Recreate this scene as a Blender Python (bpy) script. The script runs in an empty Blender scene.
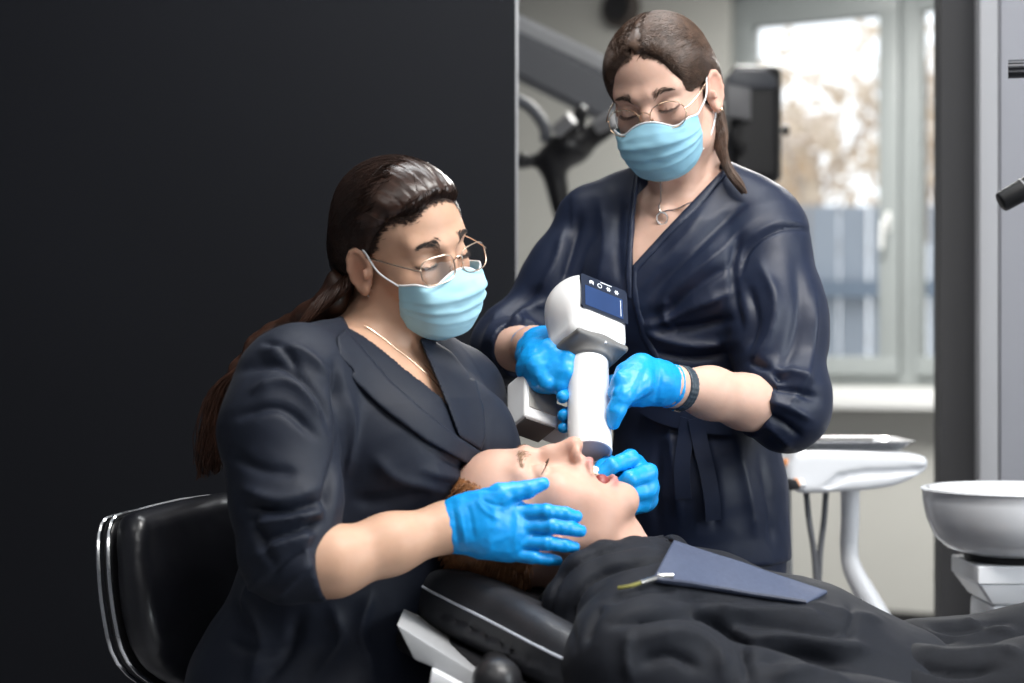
import bpy, bmesh, math, random
import numpy as np
from mathutils import Vector, Matrix

# ------------------------------------------------------------------ camera, world, lights
SC = bpy.context.scene
COL = SC.collection
FPX, CX, HY, CZ = 1900.0, 512.0, 355.0, 1.12        # focal length in pixels, principal column, horizon row, eye height

cam_data = bpy.data.cameras.new('camera')
cam = bpy.data.objects.new('camera', cam_data)
COL.objects.link(cam)
cam.location = (0, 0, CZ)
cam.rotation_euler = (math.pi / 2, 0, 0)
cam_data.sensor_width = 36.0
cam_data.lens = FPX * 36.0 / 1024.0
cam_data.shift_y = (HY - 341.5) / 1024.0
cam_data.clip_start = 0.05
cam_data.dof.use_dof = True
cam_data.dof.focus_distance = 2.46
cam_data.dof.aperture_fstop = 3.2
SC.camera = cam

SC.view_settings.view_transform = 'Standard'
SC.view_settings.look = 'None'
SC.view_settings.exposure = 0.0
SC.view_settings.gamma = 1.0
SC.view_settings.use_curve_mapping = False

world = bpy.data.worlds.new('World')
SC.world = world
world.use_nodes = True
_bg = world.node_tree.nodes['Background']
_bg.inputs['Color'].default_value = (0.97, 0.98, 1.0, 1)
_bg.inputs['Strength'].default_value = 2.0


def area_light(name, loc, rot, sx, sy, power, color=(1, 1, 1)):
    l = bpy.data.lights.new(name, 'AREA')
    l.shape = 'RECTANGLE'
    l.size, l.size_y, l.energy, l.color = sx, sy, power, color
    o = bpy.data.objects.new(name, l)
    COL.objects.link(o)
    o.location, o.rotation_euler = loc, rot
    return o


# ceiling lamps of the surgery: one operating-field ceiling panel and the room's general panels
CEIL = 2.85
LAMPS = [  # x, y, size x, size y, watts, colour
    (0.80, 1.55, 1.2, 0.6, 66, (1.0, 0.975, 0.94)),
    (-1.15, 0.85, 1.2, 0.6, 3, (1.0, 0.97, 0.93)),
    (0.2, 2.75, 1.4, 0.3, 20, (0.95, 0.98, 1.0)),
    (1.0, 6.0, 1.2, 1.2, 150, (1.0, 0.98, 0.94)),
    (0.2, -0.6, 1.6, 0.9, 12, (1.0, 0.98, 0.95)),
]
for lx, ly, sx, sy, w, c in LAMPS:
    area_light('ceiling_lamp_light', (lx, ly, CEIL - 0.035), (0, 0, 0), sx, sy, w, c)
# added cool side light from the right, standing just inside the added window
area_light('added_side_light', (2.62, 1.0, 1.75), (0, math.radians(90), 0), 1.5, 1.7, 72, (0.88, 0.95, 1.0))


# ------------------------------------------------------------------ helpers
def P(x, y, Y):
    """A pixel of the photograph at depth Y as a point of the room."""
    return np.array([(x - CX) * Y / FPX, Y, CZ - (y - HY) * Y / FPX])


def PX(r, Y):
    return r * Y / FPX


def V3(*a):
    return np.array(a, float)


def norm(v):
    v = np.asarray(v, float)
    return v / (np.linalg.norm(v) + 1e-12)


def frame_from(zaxis, xhint):
    z = norm(zaxis)
    x = np.asarray(xhint, float)
    x = norm(x - z * (x @ z))
    y = np.cross(z, x)
    return np.stack([x, y, z], 1)     # columns are the axes


def rotm(ax, deg):
    a = math.radians(deg)
    c, s = math.cos(a), math.sin(a)
    if ax == 'x':
        return np.array([[1, 0, 0], [0, c, -s], [0, s, c]])
    if ax == 'y':
        return np.array([[c, 0, s], [0, 1, 0], [-s, 0, c]])
    return np.array([[c, -s, 0], [s, c, 0], [0, 0, 1]])


# ---- materials
MATS = {}


def mat(name, color, rough=0.5, metal=0.0, spec=0.5, coat=0.0, sheen=0.0, sss=0.0, noise=None, bump=None,
        weave=None, crease=None, vcol=False, emit=None, aniso=0.0, trans=0.0, alpha=1.0, ior=1.45, transl=0.0):
    if name in MATS:
        return MATS[name]
    m = bpy.data.materials.new(name)
    m.use_nodes = True
    nt = m.node_tree
    b = nt.nodes['Principled BSDF']
    I = b.inputs
    I['Base Color'].default_value = (*color, 1)
    I['Roughness'].default_value = rough
    I['Metallic'].default_value = metal
    I['Specular IOR Level'].default_value = spec
    I['IOR'].default_value = ior
    I['Coat Weight'].default_value = coat
    I['Coat Roughness'].default_value = 0.15
    I['Sheen Weight'].default_value = sheen
    I['Sheen Roughness'].default_value = 0.4
    I['Transmission Weight'].default_value = trans
    I['Alpha'].default_value = alpha
    I['Anisotropic'].default_value = aniso
    if sss:
        I['Subsurface Weight'].default_value = sss
        I['Subsurface Radius'].default_value = (1.0, 0.35, 0.18)
        I['Subsurface Scale'].default_value = 0.008
    tc = nt.nodes.new('ShaderNodeTexCoord')
    base = None
    if vcol:
        a = nt.nodes.new('ShaderNodeAttribute')
        a.attribute_name = 'Col'
        base = a.outputs['Color']
    if noise:                                   # (scale, amount) value variation of the colour
        n = nt.nodes.new('ShaderNodeTexNoise')
        n.inputs['Scale'].default_value = noise[0]
        n.inputs['Detail'].default_value = 5
        nt.links.new(tc.outputs['Object'], n.inputs['Vector'])
        mr = nt.nodes.new('ShaderNodeMapRange')
        mr.inputs['From Min'].default_value = 0.25
        mr.inputs['From Max'].default_value = 0.75
        mr.inputs['To Min'].default_value = 1 - noise[1]
        mr.inputs['To Max'].default_value = 1 + noise[1]
        nt.links.new(n.outputs['Fac'], mr.inputs['Value'])
        mx = nt.nodes.new('ShaderNodeVectorMath')
        mx.operation = 'SCALE'
        if base is not None:
            nt.links.new(base, mx.inputs[0])
        else:
            mx.inputs[0].default_value = color
        nt.links.new(mr.outputs[0], mx.inputs['Scale'])
        base = mx.outputs[0]
    if base is not None:
        nt.links.new(base, I['Base Color'])
    if bump or weave:
        bp = nt.nodes.new('ShaderNodeBump')
        if bump:                                # (scale, strength, distance)
            n2 = nt.nodes.new('ShaderNodeTexNoise')
            n2.inputs['Scale'].default_value = bump[0]
            n2.inputs['Detail'].default_value = 4
            nt.links.new(tc.outputs['Object'], n2.inputs['Vector'])
            h = n2.outputs['Fac']
            bp.inputs['Strength'].default_value = bump[1]
            bp.inputs['Distance'].default_value = bump[2]
        else:
            n2 = nt.nodes.new('ShaderNodeTexVoronoi')
            n2.inputs['Scale'].default_value = weave[0]
            nt.links.new(tc.outputs['Object'], n2.inputs['Vector'])
            h = n2.outputs['Distance']
            bp.inputs['Strength'].default_value = weave[1]
            bp.inputs['Distance'].default_value = weave[2]
        nt.links.new(h, bp.inputs['Height'])
        nt.links.new(bp.outputs[0], I['Normal'])
    if crease:                                  # (scale, strength, metres): ridged, warped wrinkles of thin cloth
        n3 = nt.nodes.new('ShaderNodeTexNoise')
        n3.inputs['Scale'].default_value = crease[0]
        n3.inputs['Detail'].default_value = 2
        n3.inputs['Distortion'].default_value = 1.2
        nt.links.new(tc.outputs['Object'], n3.inputs['Vector'])
        s1 = nt.nodes.new('ShaderNodeMath')
        s1.operation = 'SUBTRACT'
        s1.inputs[1].default_value = 0.5
        nt.links.new(n3.outputs['Fac'], s1.inputs[0])
        s2 = nt.nodes.new('ShaderNodeMath')
        s2.operation = 'ABSOLUTE'
        nt.links.new(s1.outputs[0], s2.inputs[0])
        s3 = nt.nodes.new('ShaderNodeMath')
        s3.operation = 'POWER'
        s3.inputs[1].default_value = 0.6
        nt.links.new(s2.outputs[0], s3.inputs[0])
        b3_ = nt.nodes.new('ShaderNodeBump')
        b3_.inputs['Strength'].default_value = crease[1]
        b3_.inputs['Distance'].default_value = crease[2]
        nt.links.new(s3.outputs[0], b3_.inputs['Height'])
        if bump or weave:
            nt.links.new(bp.outputs[0], b3_.inputs['Normal'])
        nt.links.new(b3_.outputs[0], I['Normal'])
    if emit:
        I['Emission Color'].default_value = (*emit[0], 1)
        I['Emission Strength'].default_value = emit[1]
    if transl:
        tr = nt.nodes.new('ShaderNodeBsdfTranslucent')
        tr.inputs['Color'].default_value = (*color, 1)
        ms = nt.nodes.new('ShaderNodeMixShader')
        ms.inputs[0].default_value = transl
        out = nt.nodes['Material Output']
        nt.links.new(b.outputs[0], ms.inputs[1])
        nt.links.new(tr.outputs[0], ms.inputs[2])
        nt.links.new(ms.outputs[0], out.inputs['Surface'])
    MATS[name] = m
    return m


def glass_mat(name, tint=(1, 1, 1), gloss=0.12, rough=0.02):
    if name in MATS:
        return MATS[name]
    m = bpy.data.materials.new(name)
    m.use_nodes = True
    nt = m.node_tree
    for n in list(nt.nodes):
        nt.nodes.remove(n)
    out = nt.nodes.new('ShaderNodeOutputMaterial')
    t = nt.nodes.new('ShaderNodeBsdfTransparent')
    t.inputs[0].default_value = (*tint, 1)
    g = nt.nodes.new('ShaderNodeBsdfGlossy')
    g.inputs['Roughness'].default_value = rough
    mx = nt.nodes.new('ShaderNodeMixShader')
    mx.inputs[0].default_value = gloss
    nt.links.new(t.outputs[0], mx.inputs[1])
    nt.links.new(g.outputs[0], mx.inputs[2])
    nt.links.new(mx.outputs[0], out.inputs[0])
    MATS[name] = m
    return m


# ---- objects
def tag(o, label=None, cat=None, group=None, kind=None):
    if label:
        o['label'] = label
    if cat:
        o['category'] = cat
    if group:
        o['group'] = group
    if kind:
        o['kind'] = kind
    return o


def thing(name, label, cat, base=(0, 0, 0), group=None):
    o = bpy.data.objects.new(name, None)
    o.empty_display_size = 0.05
    COL.objects.link(o)
    o.location = [float(v) for v in base]
    return tag(o, label, cat, group)


def link_mesh(name, me, m=None, parent=None):
    """Meshes are written in room coordinates; a part is shifted back by its thing's own place."""
    o = bpy.data.objects.new(name, me)
    COL.objects.link(o)
    if m is not None:
        me.materials.append(m)
    if parent is not None:
        o.parent = parent
        if parent.type == 'EMPTY':
            o.location = [-v for v in parent.location]
    return o


def np_mesh(name, verts, faces, smooth=True, col=None):
    verts = np.asarray(verts, np.float32)
    me = bpy.data.meshes.new(name)
    me.vertices.add(len(verts))
    me.vertices.foreach_set('co', verts.ravel())
    faces = np.asarray(faces, np.int32)
    nf, k = faces.shape
    me.loops.add(nf * k)
    me.loops.foreach_set('vertex_index', faces.ravel())
    me.polygons.add(nf)
    me.polygons.foreach_set('loop_start', np.arange(0, nf * k, k, dtype=np.int32))
    try:
        me.polygons.foreach_set('loop_total', np.full(nf, k, np.int32))
    except Exception:
        pass
    me.update(calc_edges=True)
    me.polygons.foreach_set('use_smooth', np.full(nf, smooth, bool))
    if col is not None:
        a = me.color_attributes.new('Col', 'FLOAT_COLOR', 'POINT')
        c = np.ones((len(verts), 4), np.float32)
        c[:, :3] = col
        a.data.foreach_set('color', c.ravel())
    me.update()
    return me


def bm_obj(name, bm, m, parent=None, smooth=False, angle=None):
    bmesh.ops.recalc_face_normals(bm, faces=bm.faces)
    me = bpy.data.meshes.new(name)
    bm.to_mesh(me)
    bm.free()
    if smooth:
        for p in me.polygons:
            p.use_smooth = True
        if angle:
            me.set_sharp_from_angle(angle=math.radians(angle))
    return link_mesh(name, me, m, parent)


def box(bm, c, size, R=None, bevel=0.0, seg=2):
    r = bmesh.ops.create_cube(bm, size=1.0)
    vs = r['verts']
    Rm = np.eye(3) if R is None else np.asarray(R)
    for v in vs:
        q = Rm @ (np.array(v.co) * np.array(size)) + np.array(c)
        v.co = q
    if bevel:
        es = list({e for v in vs for e in v.link_edges})
        bmesh.ops.bevel(bm, geom=es, offset=bevel, segments=seg, affect='EDGES', profile=0.6)
    return bm


def box_obj(name, c, size, m, parent=None, R=None, bevel=0.0, seg=2, smooth=None):
    bm = bmesh.new()
    box(bm, c, size, R, bevel, seg)
    return bm_obj(name, bm, m, parent, smooth=bool(bevel) if smooth is None else smooth, angle=35)


def prism_obj(name, poly3, ext, m, parent=None, bevel=0.0, seg=2):
    """A polygon of room points extruded by the vector ext."""
    bm = bmesh.new()
    e = np.asarray(ext, float)
    a = [bm.verts.new(p) for p in poly3]
    b = [bm.verts.new(np.asarray(p) + e) for p in poly3]
    n = len(a)
    bm.faces.new(a)
    bm.faces.new(b[::-1])
    for i in range(n):
        bm.faces.new((a[i], b[i], b[(i + 1) % n], a[(i + 1) % n]))
    if bevel:
        bmesh.ops.recalc_face_normals(bm, faces=bm.faces)
        bmesh.ops.bevel(bm, geom=list(bm.edges), offset=bevel, segments=seg, affect='EDGES', profile=0.6)
    return bm_obj(name, bm, m, parent, smooth=bool(bevel), angle=35)


def catmull(pts, n=8, closed=False):
    pts = np.asarray(pts, float)
    m = len(pts)
    out = []
    rng = range(m if closed else m - 1)
    for i in rng:
        if closed:
            p0, p1, p2, p3 = pts[(i - 1) % m], pts[i], pts[(i + 1) % m], pts[(i + 2) % m]
        else:
            p0 = pts[i - 1] if i > 0 else 2 * pts[0] - pts[1]
            p1, p2 = pts[i], pts[i + 1]
            p3 = pts[i + 2] if i + 2 < m else 2 * pts[-1] - pts[-2]
        for t in np.linspace(0, 1, n, endpoint=False):
            out.append(0.5 * (2 * p1 + (p2 - p0) * t + (2 * p0 - 5 * p1 + 4 * p2 - p3) * t * t
                              + (3 * p1 - p0 - 3 * p2 + p3) * t ** 3))
    if not closed:
        out.append(pts[-1])
    return np.array(out)


def tube_arrays(path, rad, sides=8, closed=False, flat=None):
    """Rings along a path; rad scalar or per point. flat=(vector, factor) squashes the section."""
    path = np.asarray(path, float)
    n = len(path)
    rad = np.full(n, rad) if np.isscalar(rad) else np.asarray(rad, float)
    if closed:
        tan = np.roll(path, -1, 0) - np.roll(path, 1, 0)
    else:
        tan = np.gradient(path, axis=0)
    tan /= np.linalg.norm(tan, axis=1, keepdims=True) + 1e-12
    nrm = np.cross(tan[0], [0, 0, 1.0])
    if np.linalg.norm(nrm) < 1e-3:
        nrm = np.cross(tan[0], [1.0, 0, 0])
    nrm = norm(nrm)
    ang = np.linspace(0, 2 * np.pi, sides, endpoint=False)
    V = np.zeros((n, sides, 3))
    for i in range(n):
        nrm = norm(nrm - tan[i] * (nrm @ tan[i]))
        bi = np.cross(tan[i], nrm)
        off = np.cos(ang)[:, None] * nrm + np.sin(ang)[:, None] * bi
        off = off * rad[i]
        if flat is not None:
            fv = norm(flat[0])
            off = off - (1 - flat[1]) * np.outer(off @ fv, fv)
        V[i] = path[i] + off
    verts = V.reshape(-1, 3)
    faces = []
    rng = n if closed else n - 1
    for i in range(rng):
        j = (i + 1) % n
        for s in range(sides):
            t = (s + 1) % sides
            faces.append((i * sides + s, i * sides + t, j * sides + t, j * sides + s))
    return verts, faces


def tube_obj(name, path, rad, m, parent=None, sides=10, closed=False, caps=True, flat=None, smooth=True):
    v, f = tube_arrays(path, rad, sides, closed, flat)
    bm = bmesh.new()
    bv = [bm.verts.new(p) for p in v]
    for q in f:
        bm.faces.new([bv[i] for i in q])
    if caps and not closed:
        bm.faces.new(bv[:sides])
        bm.faces.new(bv[-sides:])
    return bm_obj(name, bm, m, parent, smooth=smooth, angle=50)


def lathe_obj(name, prof, base, m, parent=None, seg=48, R=None, closed=False, angle=40):
    """prof: (radius, height) pairs about the local z axis at base."""
    bm = bmesh.new()
    Rm = np.eye(3) if R is None else np.asarray(R)
    base = np.asarray(base, float)
    rings = []
    for r, z in prof:
        if r < 1e-6:
            rings.append([bm.verts.new(base + Rm @ np.array([0, 0, z]))])
        else:
            rings.append([bm.verts.new(base + Rm @ np.array([r * math.cos(2 * math.pi * i / seg),
                                                              r * math.sin(2 * math.pi * i / seg), z])) for i in range(seg)])
    pairs = list(zip(rings, rings[1:])) + ([(rings[-1], rings[0])] if closed else [])
    for a, b in pairs:
        for i in range(seg):
            j = (i + 1) % seg
            if len(a) == 1 and len(b) == 1:
                continue
            if len(a) == 1:
                bm.faces.new((a[0], b[j], b[i]))
            elif len(b) == 1:
                bm.faces.new((a[i], a[j], b[0]))
            else:
                bm.faces.new((a[i], a[j], b[j], b[i]))
    return bm_obj(name, bm, m, parent, smooth=True, angle=angle)


# ------------------------------------------------------------------ implicit modelling: signed distance fields meshed with surface nets
def smin(a, b, k):
    if k <= 0:
        return np.minimum(a, b)
    h = np.maximum(k - np.abs(a - b), 0) / k
    return np.minimum(a, b) - h * h * k * 0.25


class Field:
    def __init__(self):
        self.ops = []

    def _op(self, mode, fn, lo, hi, k):
        self.ops.append((mode, fn, np.asarray(lo, float), np.asarray(hi, float), k))
        return self

    # -- primitives
    def cone(self, a, b, ra, rb=None, k=0.0, mode='u'):
        a, b = np.asarray(a, float), np.asarray(b, float)
        rb = ra if rb is None else rb
        ab = b - a
        L2 = ab @ ab + 1e-12

        def fn(x, y, z):
            px, py, pz = x - a[0], y - a[1], z - a[2]
            t = np.clip((px * ab[0] + py * ab[1] + pz * ab[2]) / L2, 0, 1)
            return np.sqrt((px - t * ab[0]) ** 2 + (py - t * ab[1]) ** 2 + (pz - t * ab[2]) ** 2) - (ra + (rb - ra) * t)
        r = max(ra, rb)
        return self._op(mode, fn, np.minimum(a, b) - r, np.maximum(a, b) + r, k)

    def chain(self, pts, rads, k=0.0, k2=0.0, mode='u'):
        for i in range(len(pts) - 1):
            self.cone(pts[i], pts[i + 1], rads[i], rads[i + 1], k if i == 0 else max(k2, 0.0), mode)
        return self

    def ell(self, c, r, R=None, k=0.0, mode='u'):
        c, r = np.asarray(c, float), np.asarray(r, float)
        Rm = np.eye(3) if R is None else np.asarray(R, float)

        def fn(x, y, z):
            px, py, pz = x - c[0], y - c[1], z - c[2]
            q0 = px * Rm[0, 0] + py * Rm[1, 0] + pz * Rm[2, 0]
            q1 = px * Rm[0, 1] + py * Rm[1, 1] + pz * Rm[2, 1]
            q2 = px * Rm[0, 2] + py * Rm[1, 2] + pz * Rm[2, 2]
            k0 = np.sqrt((q0 / r[0]) ** 2 + (q1 / r[1]) ** 2 + (q2 / r[2]) ** 2)
            k1 = np.sqrt((q0 / r[0] ** 2) ** 2 + (q1 / r[1] ** 2) ** 2 + (q2 / r[2] ** 2) ** 2)
            return k0 * (k0 - 1) / (k1 + 1e-9)
        e = np.sqrt(((Rm * r) ** 2).sum(1))
        return self._op(mode, fn, c - e, c + e, k)

    def box(self, c, half, R=None, rd=0.0, k=0.0, mode='u'):
        c, h = np.asarray(c, float), np.asarray(half, float) - rd
        Rm = np.eye(3) if R is None else np.asarray(R, float)

        def fn(x, y, z):
            px, py, pz = x - c[0], y - c[1], z - c[2]
            q0 = np.abs(px * Rm[0, 0] + py * Rm[1, 0] + pz * Rm[2, 0]) - h[0]
            q1 = np.abs(px * Rm[0, 1] + py * Rm[1, 1] + pz * Rm[2, 1]) - h[1]
            q2 = np.abs(px * Rm[0, 2] + py * Rm[1, 2] + pz * Rm[2, 2]) - h[2]
            return (np.sqrt(np.maximum(q0, 0) ** 2 + np.maximum(q1, 0) ** 2 + np.maximum(q2, 0) ** 2)
                    + np.minimum(np.maximum(q0, np.maximum(q1, q2)), 0) - rd)
        e = np.abs(Rm) @ (h + rd)
        return self._op(mode, fn, c - e, c + e, k)

    def loft(self, pts, ra, rb, side, k=0.0, mode='u', pw=2.0):
        """A body along a polyline with elliptic (or boxier, pw>2) sections: ra along `side`, rb across it."""
        pts = [np.asarray(p, float) for p in pts]
        sides = [np.asarray(side, float)] * len(pts) if np.ndim(side) == 1 else [np.asarray(s, float) for s in side]

        def fn(x, y, z):
            best = None
            for i in range(len(pts) - 1):
                a, b = pts[i], pts[i + 1]
                ab = b - a
                L = np.linalg.norm(ab)
                ax = ab / L
                px, py, pz = x - a[0], y - a[1], z - a[2]
                s = px * ax[0] + py * ax[1] + pz * ax[2]
                t = np.clip(s / L, 0, 1)
                A = ra[i] + (ra[i + 1] - ra[i]) * t
                B = rb[i] + (rb[i + 1] - rb[i]) * t
                sd = norm(sides[i] - ax * (sides[i] @ ax))
                se = norm(sides[i + 1] - ax * (sides[i + 1] @ ax))
                sm = norm(sd + se)
                fw = np.cross(ax, sm)
                u = px * sm[0] + py * sm[1] + pz * sm[2]
                v = px * fw[0] + py * fw[1] + pz * fw[2]
                w = s - t * L
                m_ = np.minimum(A, B)
                if pw == 2.0:
                    k0 = np.sqrt((u / A) ** 2 + (v / B) ** 2 + (w / m_) ** 2)
                else:
                    k0 = (np.abs(u / A) ** pw + np.abs(v / B) ** pw + np.abs(w / m_) ** pw) ** (1 / pw)
                k1 = np.sqrt((u / A ** 2) ** 2 + (v / B ** 2) ** 2 + (w / m_ ** 2) ** 2)
                d = np.where(k0 < 0.3, (k0 - 1) * m_, k0 * (k0 - 1) / (k1 + 1e-9) if pw == 2.0 else (k0 - 1) * m_)
                best = d if best is None else smin(best, d, 0.02)
            return best
        r = max(max(ra), max(rb))
        pa = np.array(pts)
        return self._op(mode, fn, pa.min(0) - r, pa.max(0) + r, k)

    def ext2d(self, poly, o, R, half, rd=0.0, k=0.0, mode='u', warp=None):
        """A flat outline (u, v in the frame R at o) thickened by +-half along w, edges rounded by rd."""
        poly = np.asarray(poly, float)
        o, Rm = np.asarray(o, float), np.asarray(R, float)

        def fn(x, y, z):
            px, py, pz = x - o[0], y - o[1], z - o[2]
            u = px * Rm[0, 0] + py * Rm[1, 0] + pz * Rm[2, 0]
            v = px * Rm[0, 1] + py * Rm[1, 1] + pz * Rm[2, 1]
            w = px * Rm[0, 2] + py * Rm[1, 2] + pz * Rm[2, 2]
            hh = half
            if warp is not None:
                w, hh = warp(u, v, w, half)
            d2 = poly_sdf(u, v, poly) + rd
            dw = np.abs(w) - hh + rd
            return np.minimum(np.maximum(d2, dw), 0) + np.sqrt(np.maximum(d2, 0) ** 2 + np.maximum(dw, 0) ** 2) - rd
        cs = [o + Rm @ np.array([a, b, c]) for a in (poly[:, 0].min(), poly[:, 0].max())
              for b in (poly[:, 1].min(), poly[:, 1].max()) for c in (-half * 1.6 - .02, half * 1.6 + .02)]
        cs = np.array(cs)
        return self._op(mode, fn, cs.min(0), cs.max(0), k)

    def plane(self, p, n, mode='i', k=0.0):
        """Keep the side the normal points away from."""
        p, n = np.asarray(p, float), norm(n)
        fn = lambda x, y, z: (x - p[0]) * n[0] + (y - p[1]) * n[1] + (z - p[2]) * n[2]
        return self._op(mode, fn, [-99] * 3, [99] * 3, k)

    def func(self, fn, lo, hi, k=0.0, mode='u'):
        return self._op(mode, fn, lo, hi, k)

    def sub(self, other, k=0.0):
        lo, hi = other.bounds()
        return self._op('s', lambda x, y, z: other.at(x, y, z), lo, hi, k)

    def bounds(self):
        lo = np.min([o[2] for o in self.ops if o[0] == 'u'], 0)
        hi = np.max([o[3] for o in self.ops if o[0] == 'u'], 0)
        return lo, hi

    def at(self, x, y, z):
        D = None
        for mode, fn, lo, hi, k in self.ops:
            d = fn(x, y, z)
            if D is None:
                D = d + 0 * (x + y + z)
            elif mode == 'u':
                D = smin(D, d, k)
            elif mode == 's':
                D = -smin(-D, d, k)
            else:
                D = -smin(-D, -d, k)
        return D

    def pts(self, p):
        return self.at(p[:, 0], p[:, 1], p[:, 2])

    def grad(self, p, e=1e-3):
        g = np.zeros_like(p)
        for i in range(3):
            q = p.copy()
            q[:, i] += e
            r = p.copy()
            r[:, i] -= e
            g[:, i] = self.pts(q) - self.pts(r)
        return g / (np.linalg.norm(g, axis=1, keepdims=True) + 1e-12)

    def snap(self, p, off=0.0, it=3):
        p = np.asarray(p, float).copy()
        for _ in range(it):
            p -= (self.pts(p) - off)[:, None] * self.grad(p)
        return p

    def mesh(self, res, lo=None, hi=None, smooth=0):
        blo, bhi = self.bounds()
        lo = blo if lo is None else np.maximum(blo, lo)
        hi = bhi if hi is None else np.minimum(bhi, hi)
        lo = lo - 3 * res
        n = np.ceil((hi + 3 * res - lo) / res).astype(int) + 1
        ax = [lo[i] + res * np.arange(n[i]) for i in range(3)]
        D = np.full(n, 1.0, np.float32)
        for mode, fn, olo, ohi, k in self.ops:
            mg = k + 3 * res
            sl = []
            for i in range(3):
                a = int(np.clip(math.floor((olo[i] - mg - lo[i]) / res), 0, n[i]))
                b = int(np.clip(math.ceil((ohi[i] + mg - lo[i]) / res) + 1, 0, n[i]))
                sl.append(slice(a, b))
            if any(s.stop <= s.start for s in sl):
                continue
            sl = tuple(sl)
            d = fn(ax[0][sl[0]][:, None, None], ax[1][sl[1]][None, :, None], ax[2][sl[2]][None, None, :]).astype(np.float32)
            S = D[sl]
            if mode == 'u':
                D[sl] = smin(S, d, k)
            elif mode == 's':
                D[sl] = -smin(-S, d, k)
            else:
                D[sl] = -smin(-S, -d, k)
        # closed at the border of the block
        for i in range(3):
            s0 = [slice(None)] * 3
            s0[i] = 0
            D[tuple(s0)] = 1
            s0[i] = -1
            D[tuple(s0)] = 1
        v, f = surface_nets(D)
        v = v * res + lo
        if smooth:
            v = lap_smooth(v, f, smooth)
        return v, f


def surface_nets(D):
    s = D < 0
    nx, ny, nz = D.shape
    c = s[:-1, :-1, :-1].astype(np.int8)
    tot = c.copy()
    for dx in (0, 1):
        for dy in (0, 1):
            for dz in (0, 1):
                if dx + dy + dz:
                    tot += s[dx:nx - 1 + dx, dy:ny - 1 + dy, dz:nz - 1 + dz]
    act = (tot > 0) & (tot < 8)
    idx = np.argwhere(act)
    vid = np.full(act.shape, -1, np.int32)
    vid[act] = np.arange(len(idx))
    acc = np.zeros((len(idx), 3))
    cnt = np.zeros(len(idx))
    corners = [(i, j, k) for i in (0, 1) for j in (0, 1) for k in (0, 1)]
    vals = {cn: D[idx[:, 0] + cn[0], idx[:, 1] + cn[1], idx[:, 2] + cn[2]] for cn in corners}
    for a in corners:
        for axn in range(3):
            if a[axn] == 0:
                b = list(a)
                b[axn] = 1
                b = tuple(b)
                va, vb = vals[a], vals[b]
                m = (va < 0) != (vb < 0)
                t = va / (va - vb + 1e-20)
                p = np.zeros((len(idx), 3)) + np.array(a, float)
                p[:, axn] = t
                acc[m] += p[m]
                cnt[m] += 1
    v = idx + acc / cnt[:, None]
    faces = []
    for axn in range(3):
        sl0 = [slice(None)] * 3
        sl1 = [slice(None)] * 3
        sl0[axn] = slice(0, -1)
        sl1[axn] = slice(1, None)
        A, B = s[tuple(sl0)], s[tuple(sl1)]
        e = np.argwhere(A != B)
        o1, o2 = [(1, 2), (2, 0), (0, 1)][axn]
        ok = (e[:, o1] > 0) & (e[:, o2] > 0) & (e[:, o1] < D.shape[o1] - 1) & (e[:, o2] < D.shape[o2] - 1)
        e = e[ok]
        inside = A[e[:, 0], e[:, 1], e[:, 2]]
        q = []
        for d1, d2 in ((-1, -1), (0, -1), (0, 0), (-1, 0)):
            g = e.copy()
            g[:, o1] += d1
            g[:, o2] += d2
            q.append(vid[g[:, 0], g[:, 1], g[:, 2]])
        q = np.stack(q, 1)
        q[~inside] = q[~inside][:, ::-1]
        faces.append(q)
    f = np.concatenate(faces)
    f = f[(f >= 0).all(1)]
    return v, f


def lap_smooth(v, f, it=1, w=0.5):
    for _ in range(it):
        acc = np.zeros_like(v)
        cnt = np.zeros(len(v))
        for a in range(4):
            b = (a + 1) % 4
            np.add.at(acc, f[:, a], v[f[:, b]])
            np.add.at(acc, f[:, b], v[f[:, a]])
            np.add.at(cnt, f[:, a], 1)
            np.add.at(cnt, f[:, b], 1)
        v = v * (1 - w) + w * acc / np.maximum(cnt, 1)[:, None]
    return v


def vnormals(v, f):
    n = np.cross(v[f[:, 2]] - v[f[:, 0]], v[f[:, 3]] - v[f[:, 1]])
    out = np.zeros_like(v)
    for a in range(4):
        np.add.at(out, f[:, a], n)
    return out / (np.linalg.norm(out, axis=1, keepdims=True) + 1e-12)


def seg_dist(p, pts):
    """Distance from points to a polyline, and the position 0..1 along it."""
    best = np.full(len(p), 1e9)
    par = np.zeros(len(p))
    n = len(pts) - 1
    for i in range(n):
        a, b = pts[i], pts[i + 1]
        ab = b - a
        t = np.clip(((p - a) @ ab) / (ab @ ab + 1e-12), 0, 1)
        d = np.linalg.norm(p - a - t[:, None] * ab, axis=1)
        m = d < best
        best[m] = d[m]
        par[m] = ((i + t) / n)[m]
    return best, par


def to_px(v):
    Y = v[:, 1]
    return np.stack([CX + FPX * v[:, 0] / Y, HY - FPX * (v[:, 2] - CZ) / Y], 1)


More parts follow.
